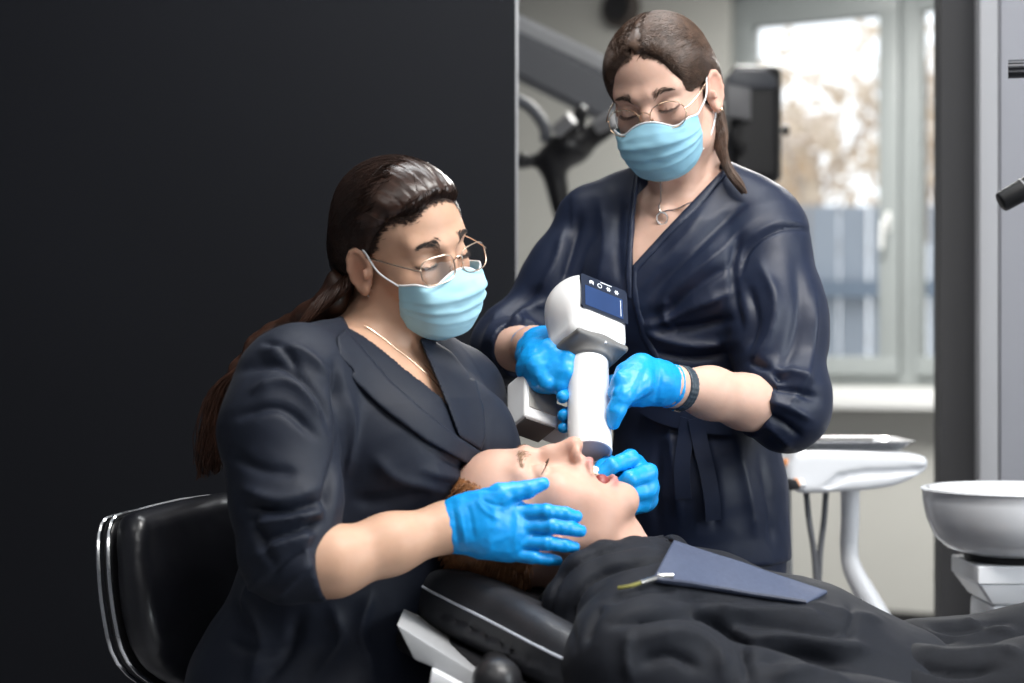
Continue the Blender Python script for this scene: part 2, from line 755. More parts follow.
def folds(v, f, lines, n=None):
    """Cloth creases: each line = (points (x, y) on the garment as seen, half width px, height mm[, ymin, ymax depth])."""
    n = vnormals(v, f) if n is None else n
    px = to_px(v)
    d = np.zeros(len(v))
    facing = np.clip(-n[:, 1] * 1.4 + 0.35, 0, 1)
    for ln in lines:
        pts, w, h = catmull(np.array(ln[0], float), 5), ln[1], ln[2] / 1000.0
        lo, hi = pts.min(0) - 3 * w, pts.max(0) + 3 * w
        m = (px[:, 0] > lo[0]) & (px[:, 0] < hi[0]) & (px[:, 1] > lo[1]) & (px[:, 1] < hi[1])
        if len(ln) > 3:
            m &= (v[:, 1] > ln[3]) & (v[:, 1] < ln[4])
        i = np.nonzero(m)[0]
        if not len(i):
            continue
        dist, t = seg_dist(px[i], pts)
        taper = np.clip(np.minimum(t, 1 - t) * 5, 0, 1) * 0.85 + 0.15
        if h > 0:                                # crest: a narrow rounded ridge with long flanks
            prof = np.exp(-(np.sqrt(dist ** 2 + (.30 * w) ** 2) - .30 * w) / (.75 * w))
        else:
            prof = np.exp(-(dist / w) ** 2)
        d[i] += h * prof * taper * facing[i]
    return v + n * d[:, None]


def vnoise(p, scale, seed=0):
    """Smooth value noise, -1..1."""
    q = p * scale
    i = np.floor(q).astype(np.int64)
    fr = q - i
    u = fr * fr * (3 - 2 * fr)

    def h(ix, iy, iz):
        n = (ix * 374761393 + iy * 668265263 + iz * 2147483647 + seed * 1274126177) & 0xffffffff
        n = ((n ^ (n >> 13)) * 1274126177) & 0xffffffff
        return ((n ^ (n >> 16)) & 0xffff) / 32767.5 - 1
    out = 0
    for a in (0, 1):
        for b in (0, 1):
            for c in (0, 1):
                w = (u[:, 0] if a else 1 - u[:, 0]) * (u[:, 1] if b else 1 - u[:, 1]) * (u[:, 2] if c else 1 - u[:, 2])
                out = out + w * h(i[:, 0] + a, i[:, 1] + b, i[:, 2] + c)
    return out


def poly_sdf(px, py, poly):
    """Signed distance (pixels) to a polygon."""
    poly = np.asarray(poly, float)
    d = np.full(np.broadcast(px, py).shape, 1e9)
    s = np.ones(d.shape)
    n = len(poly)
    for i in range(n):
        a, b = poly[i], poly[i - 1]
        ex, ey = b - a
        wx, wy = px - a[0], py - a[1]
        t = np.clip((wx * ex + wy * ey) / (ex * ex + ey * ey + 1e-9), 0, 1)
        d = np.minimum(d, (wx - ex * t) ** 2 + (wy - ey * t) ** 2)
        c1, c2, c3 = py >= a[1], py < b[1], ex * wy > ey * wx
        s = np.where((c1 & c2 & c3) | (~c1 & ~c2 & ~c3), -s, s)
    return s * np.sqrt(d)


def panel_prism(poly, y0, y1):
    """Field of a garment panel outline as it lies between depths y0 and y1 (pixel outline, metres out)."""
    def fn(x, y, z):
        Y = np.maximum(y, 0.3)
        u = CX + FPX * x / Y
        w = HY - FPX * (z - CZ) / Y
        d = poly_sdf(u, w, poly) * Y / FPX
        return np.maximum(d, np.maximum(y0 - y, y - y1))
    return fn


def largest_piece(v, f):
    lab = np.arange(len(v))
    while True:
        m = lab[f].min(1)
        new = lab.copy()
        for a in range(4):
            np.minimum.at(new, f[:, a], m)
        new = new[new]
        if (new == lab).all():
            break
        lab = new
    ids, cnt = np.unique(lab, return_counts=True)
    keep = lab == ids[cnt.argmax()]
    idx = np.cumsum(keep) - 1
    return v[keep], idx[f[keep[f].all(1)]]


def on_cloth(fld, pxy, off=.004, y0=1.8, y1=2.9):
    """Points of a garment's front surface met by the sight lines of the given pixels."""
    pxy = np.asarray(pxy, float)
    Yd = np.full(len(pxy), y0)
    for _ in range(70):
        q = np.stack([(pxy[:, 0] - CX) * Yd / FPX, Yd, CZ - (pxy[:, 1] - HY) * Yd / FPX], 1)
        Yd = np.minimum(Yd + np.clip(fld.pts(q) - off, -.02, .03) * .8, y1)
    return np.stack([(pxy[:, 0] - CX) * Yd / FPX, Yd, CZ - (pxy[:, 1] - HY) * Yd / FPX], 1)


def field_obj(name, fld, res, m, parent=None, disp=None, lo=None, hi=None, smooth=0, colf=None, single=False):
    v, f = fld.mesh(res, lo, hi, smooth)
    if single:
        v, f = largest_piece(v, f)
    if disp is not None:
        v = disp(v, f)
    me = np_mesh(name, v, f, True, None if colf is None else colf(v))
    return link_mesh(name, me, m, parent)


def strands_obj(name, paths, r0, r1, m, parent=None, sides=3, kind=None):
    """Locks of hair: many thin tubes in one mesh. paths (S, N, 3)."""
    paths = np.asarray(paths, float)
    S, N, _ = paths.shape
    tan = np.gradient(paths, axis=1)
    tan /= np.linalg.norm(tan, axis=2, keepdims=True) + 1e-12
    ref = np.array([0.3, -0.8, 0.52])
    n1 = np.cross(tan, ref)
    n1 /= np.linalg.norm(n1, axis=2, keepdims=True) + 1e-12
    n2 = np.cross(tan, n1)
    r = np.linspace(r0, r1, N)[None, :, None, None]
    ang = np.linspace(0, 2 * np.pi, sides, endpoint=False)
    V = paths[:, :, None, :] + r * (np.cos(ang)[None, None, :, None] * n1[:, :, None, :] + np.sin(ang)[None, None, :, None] * n2[:, :, None, :])
    verts = V.reshape(-1, 3)
    si, ni, ki = np.meshgrid(np.arange(S), np.arange(N - 1), np.arange(sides), indexing='ij')
    a = (si * N + ni) * sides + ki
    b = (si * N + ni) * sides + (ki + 1) % sides
    faces = np.stack([a, b, b + sides, a + sides], -1).reshape(-1, 4)
    o = link_mesh(name, np_mesh(name, verts, faces), m, parent)
    if kind:
        o['kind'] = kind
    return o
# ------------------------------------------------------------------ the room
M_dark = mat('charcoal_wall_paint', (0.0046, 0.0053, 0.0080), 0.6, spec=0.22, noise=(3, 0.06), bump=(180, 0.05, 0.002))
M_dark2 = mat('dark_grey_pillar_laminate', (0.05, 0.05, 0.053), 0.55, spec=0.35, noise=(3, 0.04))
M_back = mat('warm_grey_wall_paint', (0.47, 0.47, 0.44), 0.8, noise=(2, 0.03), bump=(150, 0.04, 0.002))
M_right = mat('pale_grey_laminate', (0.245, 0.248, 0.275), 0.55, noise=(2, 0.02))
M_white = mat('white_wall_paint', (0.75, 0.75, 0.73), 0.8, noise=(2, 0.02), bump=(150, 0.04, 0.002))
M_ceil = mat('ceiling_paint', (0.78, 0.78, 0.77), 0.9, noise=(2, 0.02))
M_floor = mat('grey_vinyl_floor', (0.20, 0.20, 0.21), 0.45, noise=(8, 0.10), bump=(60, 0.05, 0.002))
M_base = mat('black_baseboard', (0.012, 0.012, 0.013), 0.5, noise=(4, 0.05))
M_frame = mat('white_window_plastic', (0.285, 0.31, 0.31), 0.35, noise=(3, 0.02))
M_sill = mat('white_sill_laminate', (0.72, 0.73, 0.72), 0.3, noise=(3, 0.02))
M_gasket = mat('window_rubber_gasket', (0.10, 0.13, 0.16), 0.6, noise=(9, 0.1))
M_alu = mat('brushed_aluminium', (0.55, 0.56, 0.58), 0.35, metal=0.9, noise=(40, 0.08))
M_pane = glass_mat('window_glass', (0.97, 0.99, 1.0), 0.06)


def struct(o):
    o['kind'] = 'structure'
    return o


struct(box_obj('floor', (0, 3.2, -0.05), (6.4, 12.6, 0.1), M_floor))
struct(box_obj('ceiling', (0, 3.2, CEIL + 0.05), (6.4, 12.6, 0.1), M_ceil))
M_slate = mat('slate_wall_paint', (0.16, 0.165, 0.18), 0.7, noise=(2, 0.03), bump=(150, 0.04, 0.002))
struct(box_obj('wall_left', (-3.05, 3.2, CEIL / 2), (0.1, 12.6, CEIL), M_slate))
struct(box_obj('wall_front', (0, -2.95, CEIL / 2), (6.0, 0.1, CEIL), M_slate))
# right wall, out of view, with a window added to go with the side light
WY0, WY1, WZ0, WZ1 = 0.1, 1.9, 0.95, 2.55
bm = bmesh.new()
box(bm, (2.75, -1.4, CEIL / 2), (0.1, 3.0, CEIL))
box(bm, (2.75, 5.7, CEIL / 2), (0.1, 7.6, CEIL))
box(bm, (2.75, 1.0, WZ0 / 2), (0.1, 1.8, WZ0))
box(bm, (2.75, 1.0, (CEIL + WZ1) / 2), (0.1, 1.8, CEIL - WZ1))
struct(bm_obj('wall_right', bm, M_white))
w2 = struct(box_obj('added_window', (2.75, 1.0, 1.75), (0.05, 0.06, 1.6), M_frame))
for yy in (0.13, 1.87):
    box_obj('frame_post', (2.75, yy, 1.75), (0.05, 0.06, 1.6), M_frame, w2)
for zz in (0.98, 2.52):
    box_obj('frame_rail', (2.75, 1.0, zz), (0.05, 1.68, 0.06), M_frame, w2)
for yy in (0.565, 1.435):
    box_obj('pane', (2.75, yy, 1.75), (0.006, 0.81, 1.48), M_pane, w2)

# partition painted charcoal behind the stool, with its aluminium edge profile
WY = 3.3
xe = (515.5 - CX) * WY / FPX
struct(box_obj('wall_back', ((-3.0 + xe) / 2, WY + 0.05, CEIL / 2), (xe + 3.0, 0.1, CEIL), M_dark))
struct(box_obj('trim_1', (xe + 0.0025, WY + 0.052, CEIL / 2), (0.005, 0.100, CEIL), M_alu))
# pillar and pale laminate wall on the right
PY = 3.62
x0, x1 = P(934, 0, PY + .06)[0], P(983, 0, PY)[0]
struct(box_obj('trim_2', ((x0 + x1) / 2, PY + 0.03, CEIL / 2), (x1 - x0, 0.06, CEIL), M_dark2))
RY = 3.5
xa, xb = P(980, 0, RY)[0], P(998.5, 0, RY)[0]
struct(box_obj('trim_3', ((xa + xb) / 2, RY + 0.02, CEIL / 2), (xb - xa, 0.04, CEIL), mat('pale_grey_edge_strip', (0.31, 0.31, 0.325), 0.5, noise=(2, 0.02)), bevel=0.003))
struct(box_obj('wall_partition', ((xb + 0.006 + 2.7) / 2, RY + 0.03, CEIL / 2), (2.7 - xb - 0.006, 0.04, CEIL), M_right, bevel=0.003))

# far wall of the next room, turned a little, with its window
ANG = math.atan2(-0.515, 0.857)
BU = np.array([math.cos(ANG), math.sin(ANG), 0])          # along the wall, to the right
BN = np.array([BU[1], -BU[0], 0])                         # towards the viewer
B0 = np.array([1.005, 8.0, 0])
BR = np.stack([BU, -BN, V3(0, 0, 1)], 1)


def bw(s, z, d=0.0):
    return B0 + BU * s + BN * d + V3(0, 0, z)


def bbox_w(bm, s0, s1, z0, z1, d0, d1, bevel=0.0):
    box(bm, bw((s0 + s1) / 2, (z0 + z1) / 2, (d0 + d1) / 2), (s1 - s0, d1 - d0, z1 - z0), BR, bevel)


SW0, SW1, SZ0, SZ1 = -0.10, 1.50, 0.99, 2.66
bm = bmesh.new()
bbox_w(bm, -3.5, SW0, 0, CEIL, -0.2, 0)
bbox_w(bm, SW1, 2.4, 0, CEIL, -0.2, 0)
bbox_w(bm, SW0, SW1, 0, SZ0, -0.2, 0)
bbox_w(bm, SW0, SW1, SZ1, CEIL, -0.2, 0)
struct(bm_obj('wall_far', bm, M_back))
bm = bmesh.new()
bbox_w(bm, -3.5, 2.4, 0.0, 0.085, 0, 0.015)
struct(bm_obj('baseboard_far', bm, M_base))
bm = bmesh.new()
bbox_w(bm, SW0 - 0.06, SW1 + 0.06, SZ0 - 0.085, SZ0 - 0.005, -0.1, 0.16, 0.012)
struct(bm_obj('trim_4', bm, M_sill, smooth=True, angle=35))


def wbox(name, s0, s1, z0, z1, d0, d1, m, parent, bevel=0.006):
    bm = bmesh.new()
    bbox_w(bm, s0, s1, z0, z1, d0, d1, bevel)
    return bm_obj(name, bm, m, parent, smooth=True, angle=35)


w1 = struct(wbox('window_1', SW0, SW1, SZ0, SZ0 + 0.055, -0.12, -0.04, M_frame, None))
wbox('frame_rail', SW0, SW1, SZ1 - 0.055, SZ1, -0.12, -0.04, M_frame, w1)
wbox('frame_post', SW0, SW0 + 0.05, SZ0, SZ1, -0.12, -0.04, M_frame, w1)
wbox('frame_post', SW1 - 0.05, SW1, SZ0, SZ1, -0.12, -0.04, M_frame, w1)
wbox('mullion', 0.645, 0.705, SZ0, SZ1, -0.12, -0.035, M_frame, w1)
gz0, gz1 = 1.115, 2.505
for (a, b, ga, gb) in ((-0.06, 0.64, 0.0, 0.556), (0.712, 1.455, 0.735, 1.395)):
    sash = wbox('sash', a, b, SZ0 + 0.045, gz0, -0.09, -0.015, M_frame, w1)
    wbox('sash_rail', a, b, gz1, SZ1 - 0.045, -0.09, -0.015, M_frame, sash)
    wbox('sash_stile', a, ga, gz0 - 0.01, gz1 + 0.01, -0.09, -0.015, M_frame, sash)
    wbox('sash_stile', gb, b, gz0 - 0.01, gz1 + 0.01, -0.09, -0.015, M_frame, sash)
    wbox('pane', ga - 0.005, gb + 0.005, gz0 - 0.005, gz1 + 0.005, -0.062, -0.052, M_pane, sash, 0)
    wbox('gasket', b - 0.002, b + 0.006, SZ0 + 0.05, SZ1 - 0.05, -0.085, -0.06, M_gasket, sash, 0)
hd = wbox('window_handle', 0.588, 0.612, 1.62, 1.70, -0.015, 0.0, M_sill, w1)
tube_obj('lever', [bw(0.6, 1.66, 0.0), bw(0.6, 1.66, 0.04), bw(0.595, 1.645, 0.045), bw(0.59, 1.55, 0.045)], 0.009, M_sill, hd)

# outdoors beyond the window: paved yard, corrugated fence, bare trees
M_yard = mat('yard_ground', (0.30, 0.28, 0.25), 0.9, noise=(1.5, 0.2))
M_fence = mat('blue_grey_fence_sheet', (0.36, 0.40, 0.46), 0.6, noise=(2, 0.06))
M_rail = mat('fence_rail', (0.20, 0.25, 0.32), 0.6, noise=(2, 0.06))
M_bark = mat('winter_bark', (0.50, 0.42, 0.36), 0.9, noise=(5, 0.25), bump=(30, 0.5, 0.02))
M_leaf = mat('dry_brown_leaves', (0.70, 0.59, 0.47), 0.8, noise=(6, 0.25), transl=0.4)
M_house = mat('sunny_ochre_plaster', (0.62, 0.44, 0.28), 0.9, noise=(1, 0.08))
o = tag(box_obj('yard', (4.5, 17, -0.36), (26, 16, 0.1), M_yard), 'pale paved yard outside the window', 'ground', kind='structure')
fen = thing('metal_fence', 'blue-grey sheet metal fence outside the window', 'fence', (3.0, 11.6, -0.3))
FZ = 2.03
fx = np.arange(0.2, 6.2, 0.18)
for i, x in enumerate(fx):
    bm = bmesh.new()
    box(bm, (x + 0.085, 11.6 - 0.02 * (i % 2), (FZ - 0.3) / 2), (0.168, 0.025, FZ + 0.3), None, 0.004, 1)
    bm_obj('sheet', bm, M_fence, fen)
for z in (1.52, 0.35):
    box_obj('rail', (3.2, 11.52, z), (6.2, 0.06, 0.10), M_rail, fen)


def tree(label, base, h, seed, spread, leaves):
    rng = random.Random(seed)
    t = thing('bare_tree', label, 'tree', base, 'bare trees beyond the fence')
    V, Fc, off = [], [], 0
    tips = []

    def limb(p, d, L, r, depth):
        nonlocal off
        n = 5
        path = [np.array(p)]
        dd = np.array(d)
        for i in range(n - 1):
            dd = norm(dd + np.array([rng.uniform(-.22, .22), rng.uniform(-.22, .22), rng.uniform(-.04, .14)]))
            path.append(path[-1] + dd * L / (n - 1))
        v, f = tube_arrays(path, np.linspace(r, r * 0.55, n), 5)
        V.append(v)
        Fc.extend([tuple(a + off for a in q) for q in f])
        off += len(v)
        if depth == 0:
            tips.append(path[-1])
            return
        for j in range(3 if depth > 1 else 4):
            a = rng.uniform(0, 6.28)
            nd = norm(dd + spread * np.array([math.cos(a), math.sin(a), rng.uniform(-0.1, 0.5)]))
            k = rng.randint(2, n - 1)
            limb(path[k], nd, L * rng.uniform(0.55, 0.75), r * 0.5, depth - 1)
            tips.append(path[k])
    limb(np.array(base, float), np.array([0.03, 0, 1.0]), h * 0.45, h * 0.022, 4)
    link_mesh('branches', np_mesh('branches', np.concatenate(V), Fc), M_bark, t)
    lv, lf = [], []
    for p in tips:
        for _ in range(leaves):
            c = p + np.array([rng.gauss(0, .28), rng.gauss(0, .28), rng.gauss(0, .25)])
            u = norm([rng.gauss(0, 1) for _ in range(3)])
            w = norm(np.cross(u, [rng.gauss(0, 1) for _ in range(3)]))
            s = rng.uniform(0.05, 0.10)
            k = len(lv)
            lv += [c - u * s, c + w * s * .5, c + u * s, c - w * s * .5]
            lf.append((k, k + 1, k + 2, k + 3))
    if lv:
        link_mesh('dry_leaves', np_mesh('dry_leaves', lv, lf, False), M_leaf, t)['kind'] = 'stuff'


tree('sparse bare tree left of centre in the window, dry brown leaves', (2.5, 13.8, -0.31), 3.7, 3, 0.8, 4)
tree('leaning bare tree in the middle of the window', (3.7, 18.6, -0.31), 4.5, 11, 0.7, 3)
tree('pale bare tree at the right edge of the window', (5.5, 15.6, -0.31), 3.9, 23, 0.85, 4)
hs = thing('shed', 'low ochre plastered shed behind the fence, seen through the window', 'shed', (3.4, 19.5, -0.31))
box_obj('wall', (2.35, 19.5, 1.4), (1.3, 2.0, 3.4), M_house, hs)
prism_obj('roof', [V3(1.5, 18.3, 3.1), V3(3.2, 18.3, 3.1), V3(3.2, 19.5, 3.5), V3(1.5, 19.5, 3.5)], (0, 0.02, 0.1), mat('shed_roof_sheet', (0.6, 0.5, 0.42), 0.7, noise=(3, 0.1)), hs)

# ceiling lamps (above the picture)
M_diff = mat('lamp_diffuser', (0.9, 0.9, 0.9), 0.5, emit=((1, 0.98, 0.95), 2.0), noise=(2, 0.01))
for lx, ly, sx, sy, w, c in LAMPS:
    t = thing('ceiling_lamp', 'flat white ceiling light panel above the picture', 'ceiling lamp', (lx, ly, CEIL), 'ceiling light panels')
    box_obj('diffuser', (lx, ly, CEIL - 0.018), (sx, sy, 0.012), M_diff, t)
    for sgn in (-1, 1):
        box_obj('frame', (lx + sgn * (sx / 2 + 0.01), ly, CEIL - 0.014), (0.02, sy + 0.04, 0.028), M_sill, t)
        box_obj('frame', (lx, ly + sgn * (sy / 2 + 0.01), CEIL - 0.014), (sx, 0.02, 0.028), M_sill, t)
# ------------------------------------------------------------------ furniture and equipment
M_leather = mat('black_leather', (0.020, 0.022, 0.028), 0.52, spec=0.65, coat=0.1, noise=(30, 0.15), bump=(260, 0.12, 0.002))
M_leather2 = mat('glossy_black_stool_leather', (0.008, 0.0085, 0.012), 0.34, spec=0.6, coat=0.2, noise=(14, 0.3), bump=(45, 0.10, 0.003))
M_chrome = mat('polished_chrome', (0.82, 0.83, 0.85), 0.12, metal=1.0, noise=(10, 0.03))
M_black = mat('black_plastic', (0.014, 0.014, 0.016), 0.38, noise=(20, 0.1))
M_wplast = mat('white_equipment_plastic', (0.76, 0.77, 0.80), 0.28, spec=0.5, coat=0.2, noise=(6, 0.015))
M_gplast = mat('light_grey_plastic', (0.46, 0.47, 0.49), 0.4, noise=(6, 0.03))
M_mgrey = mat('mid_grey_plastic', (0.24, 0.24, 0.25), 0.42, noise=(6, 0.03))
M_hose = mat('grey_rubber_hose', (0.13, 0.135, 0.15), 0.55, noise=(20, 0.06))
M_steel = mat('stainless_steel', (0.62, 0.62, 0.63), 0.22, metal=1.0, noise=(25, 0.05))
M_pipe = mat('pale_piping_thread', (0.50, 0.53, 0.60), 0.6, noise=(400, 0.3))
M_shadowgap = mat('dark_rubber_gap', (0.02, 0.02, 0.022), 0.6, noise=(9, 0.05))
M_arm = mat('slate_grey_arm_paint', (0.105, 0.112, 0.13), 0.4, noise=(6, 0.04))

# --- stool with wrap-around backrest
st = thing('dental_stool', 'black leather dental stool with chrome-trimmed backrest behind the seated dentist', 'stool', (-0.28, 2.42, 0.0))
sa = math.radians(47)
St, Sn = V3(math.sin(sa), math.cos(sa), 0), V3(math.cos(sa), -math.sin(sa), 0)
So = P(106, 600, 2.36)
So[2] = 0.0
Sz = norm(V3(0, 0, 1) - .20 * Sn)            # the backrest leans back a little
Sn = np.cross(St, Sz)
Sn = Sn if Sn[0] > 0 else -Sn
SR = np.stack([St, Sz, Sn], 1)
So = So + V3(0, 0, .79) - Sz * .81
outl = catmull([(0.010, 0.70), (-0.006, 0.77), (-0.006, 0.86), (0.006, 0.922), (0.05, 0.938), (0.17, 0.957), (0.29, 0.938), (0.335, 0.922),
                (0.347, 0.86), (0.347, 0.77), (0.332, 0.70), (0.26, 0.648), (0.17, 0.632), (0.07, 0.650)], 3, True)
outl[:, 1] = .955 - (.955 - outl[:, 1]) * .78
curve = lambda u: 1.1 * (u - 0.17) ** 2
fl = Field()
fl.ext2d(outl, So + Sn * 0.030, SR, 0.030, 0.027, warp=lambda u, v, w, h: (w - curve(u), h + 0.010 * np.exp(-((u - .17) / .11) ** 2 - ((v - .80) / .10) ** 2)))


def leather_disp(v, f):
    n = vnormals(v, f)
    return v + n * (0.0011 * vnoise(v, 26, 3) + 0.0006 * vnoise(v, 60, 5))[:, None]


field_obj('backrest_cushion', fl, 0.004, M_leather2, st, leather_disp)
fs = Field()
fs.ext2d(outl, So - Sn * 0.012, SR, 0.011, 0.008, warp=lambda u, v, w, h: (w - curve(u), h))
field_obj('backrest_shell', fs, 0.004, M_black, st)
for nm, dn in (('chrome_trim', 0.002), ('chrome_trim', -0.022)):
    pth = np.array([So + St * (u + (0.003 if u > .17 else -0.003)) + Sz * v + Sn * (dn + curve(u)) for u, v in outl])
    tube_obj(nm, pth, 0.0028, M_chrome, st, 6, closed=True)
tube_obj('backrest_support', catmull([So + St * 0.17 + Sz * 0.72 - Sn * 0.03, So + St * 0.17 + Sz * 0.55 - Sn * 0.02, V3(-0.32, 2.48, 0.47), V3(-0.2, 2.44, 0.45)], 6), 0.016, M_chrome, st, flat=(V3(0, 0, 1), 0.8))
lathe_obj('seat', [(0, 0.44), (0.17, 0.44), (0.195, 0.455), (0.2, 0.485), (0.185, 0.515), (0.12, 0.525), (0, 0.52)], (-0.17, 2.42, 0), M_leather2, st)
lathe_obj('gas_lift', [(0, 0.12), (0.028, 0.12), (0.028, 0.30), (0.018, 0.30), (0.018, 0.44), (0, 0.44)], (-0.17, 2.42, 0), M_chrome, st, 20)
for i in range(5):
    a = i * 2 * math.pi / 5 + 0.3
    d = V3(math.cos(a), math.sin(a), 0)
    c = V3(-0.17, 2.42, 0)
    sp = tube_obj('base_spoke', [c + d * 0.02 + V3(0, 0, .12), c + d * 0.14 + V3(0, 0, .105), c + d * 0.27 + V3(0, 0, .075)], [0.022, 0.018, 0.014], M_chrome, st)
    lathe_obj('castor', [(0, -0.022), (0.022, -0.022), (0.027, -0.015), (0.027, 0.015), (0.022, 0.022), (0, 0.022)], c + d * 0.27 + V3(0, 0, 0.0275), M_black, sp, 16, R=frame_from(np.cross(d, V3(0, 0, 1)), V3(0, 0, 1)))

# --- dental chair
ch = thing('dental_chair', 'reclined black leather dental chair with pale stitched seam under the patient', 'dental chair', (0.65, 2.35, 0.0))
CYA = 2.37                                    # axis of the chair
# cushion outline in plan (X, Y) around the axis, near edge read from the seam
near = [(-0.128, -0.045), (-0.100, -0.105), (-0.035, -0.175), (0.02, -0.245), (0.064, -0.285), (0.12, -0.30), (0.30, -0.30), (0.62, -0.29), (0.74, -0.26)]
far_ = [(x, -y) for x, y in near[::-1]]
plan = catmull(near + far_, 2, True)
slope = math.radians(-19)
CR = np.stack([V3(math.cos(slope), 0, math.sin(slope)), V3(0, 1, 0), V3(-math.sin(slope), 0, math.cos(slope))], 1)
CO = V3(-0.06, CYA, 0.815)
uv = np.array([((x + 0.06) / math.cos(slope), y) for x, y in plan])


def cush_warp(u, v, w, h):
    e = 0.018 * np.exp(-((u - 0.02) / 0.12) ** 2) * np.clip(np.abs(v) / 0.10, 0, 1) ** 2       # side bolsters of the head part
    dish = -0.012 * np.exp(-(v / 0.08) ** 2) * np.exp(-((u - 0.0) / 0.15) ** 2)
    return w - (e + dish) * (w > -0.01), h


fc = Field()
fc.ext2d(uv, CO, CR, 0.033, 0.026, warp=cush_warp)
field_obj('backrest_cushion', fc, 0.006, M_leather, ch, lambda v, f: v + vnormals(v, f) * (0.0008 * vnoise(v, 30, 2))[:, None], smooth=1)
fn_ = Field()
fn_.ell(P(548, 606, 2.36), (.052, .115, .034), rotm('y', 18))
field_obj('neck_cushion', fn_, .006, M_leather, ch)
seam = []
for x, y in catmull(near[:6], 8):
    u = (x + 0.06) / math.cos(slope)
    seam.append(CO + CR @ V3(u, y + 0.002, 0.010))
seam = fc.snap(np.array(seam), 0.0006)
tube_obj('stitched_seam', seam, 0.0017, M_pipe, ch, 6)
sh = [((x + 0.06) / math.cos(slope) + (0.012 if x < 0.1 else 0), y * 0.94) for x, y in catmull(near + far_, 2, True)]
fs = Field()
fs.ext2d(np.array(sh) - np.array([0.042, 0.0]), CO - CR[:, 2] * 0.052, CR, 0.018, 0.012)
field_obj('backrest_shell', fs, 0.007, M_black, ch)
# pale cover and pivot under the head end
pl = [P(x, y, 2.13) for x, y in ((396, 624), (414, 660), (436, 669), (478, 692), (520, 717), (535, 710), (474, 672))]
prism_obj('pale_cover', pl, (0, 0.34, 0), mat('pale_grey_chair_cover', (0.33, 0.335, 0.345), 0.45, noise=(6, 0.03)), ch, bevel=0.004)
pl = [P(431, 669, 2.11), P(428, 690, 2.11), P(520, 745, 2.11), P(530, 722, 2.11)]
prism_obj('pale_hinge_cover', pl, (0, 0.42, 0), M_wplast, ch, bevel=0.006)
kc = P(497, 681, 2.09)
fk = Field()
fk.ell(kc, (0.028, 0.03, 0.027))
fk.cone(kc, kc + V3(0, 0.12, 0), 0.02)
field_obj('pivot_knob', fk, 0.003, M_black, ch)
fb = Field()
fb.loft([V3(0.62, CYA, 0.60), V3(1.0, CYA, 0.555), V3(1.5, CYA, 0.56), V3(2.1, CYA, 0.50)], [0.29, 0.28, 0.25, 0.22], [0.07, 0.075, 0.06, 0.05], V3(0, 1, 0), pw=3.0)
field_obj('seat_cushion', fb, 0.012, M_leather, ch)
tube_obj('column', [V3(1.0, CYA, 0.05), V3(1.0, CYA, 0.5)], [0.14, 0.11], M_gplast, ch, 20)
box_obj('frame_beam', (0.55, CYA, 0.55), (1.0, 0.16, 0.06), M_gplast, ch, bevel=0.01)
box_obj('foot_plate', (0.95, CYA, 0.025), (0.95, 0.5, 0.05), M_gplast, ch, bevel=0.012)

# --- delivery table with tray, hoses and bent post
TY = 3.2
dt = thing('delivery_table', 'white dental delivery table on a bent white post beside the window wall', 'equipment', (P(870, 0, TY)[0], TY, 0))


def outline_obj(name, pts, Y0, Y1, m, parent, bevel=0.004, seg=2, n=0):
    pts = catmull(np.array(pts, float), n, True) if n else pts
    return prism_obj(name, [P(x, y, Y0) for x, y in pts], (0, Y1 - Y0, 0), m, parent, bevel, seg)


ft = Field()
poly = [((x - CX) * TY / FPX, CZ - (y - HY) * TY / FPX) for x, y in
        catmull([(800, 451), (835, 451), (880, 452), (912, 453.5), (924, 457), (926, 463), (924, 470), (909, 479), (890, 486), (862, 490), (835, 491.5), (806, 493), (795, 491), (787, 483), (786, 470), (791, 458)], 2, True)]
FR = np.stack([V3(1, 0, 0), V3(0, 0, 1), V3(0, -1, 0)], 1)
ft.ext2d(poly, V3(0, TY + 0.13, 0), FR, 0.15, 0.012)
gr = Field()
gr.ext2d([((x - CX) * 3.18 / FPX, CZ - (y - HY) * 3.18 / FPX) for x, y in [(862, 470), (930, 466.5), (935, 472), (905, 474), (850, 478), (832, 488), (822, 488), (838, 474)]], V3(0, 3.175, 0), FR, 0.012, 0.002)
ft.sub(gr, 0.004)
field_obj('table_body', ft, 0.004, M_wplast, dt)
outline_obj('instrument_rest', [(786, 478), (797, 480), (801, 489), (790, 491), (784, 487)], TY - 0.04, TY + 0.02, M_black, dt, 0.003)
for i, (x, c) in enumerate(((772, M_wplast), (778, M_steel), (785, mat('orange_handpiece_ring', (0.6, 0.25, 0.1), 0.4, noise=(9, 0.1))), (790, M_wplast))):
    tube_obj('handpiece', [P(x, 456 + 2 * i, TY + .02), P(x + 7, 472, TY - 0.0), P(x + 13, 487, TY - 0.03)], [0.0045, 0.006, 0.005], c, dt, 8)
post = catmull([P(850, 485, TY + .1), P(850, 520, TY + .1), P(849, 548, TY + .1), P(853, 570, TY + .1), P(870, 602, TY + .1), P(890, 640, TY + .1), P(908, 700, TY + .1), P(915, 800, TY + .1), P(916, 1005, TY + .1)], 6)
tube_obj('bent_post', post, np.interp(np.linspace(0, 1, len(post)), [0, .3, .5, 1], [.0165, .0155, .020, .022]), M_wplast, dt, 18)
lathe_obj('post_foot', [(0, 0), (0.12, 0), (0.12, 0.02), (0.05, 0.04), (0.03, 0.1), (0, 0.1)], (post[-1][0], post[-1][1], 0), M_wplast, dt)
tube_obj('side_post', [P(787, 490, TY + .2), P(788, 540, TY + .2), P(789, 600, TY + .2), P(791, 1030, TY + .2)], 0.0075, M_gplast, dt, 12)
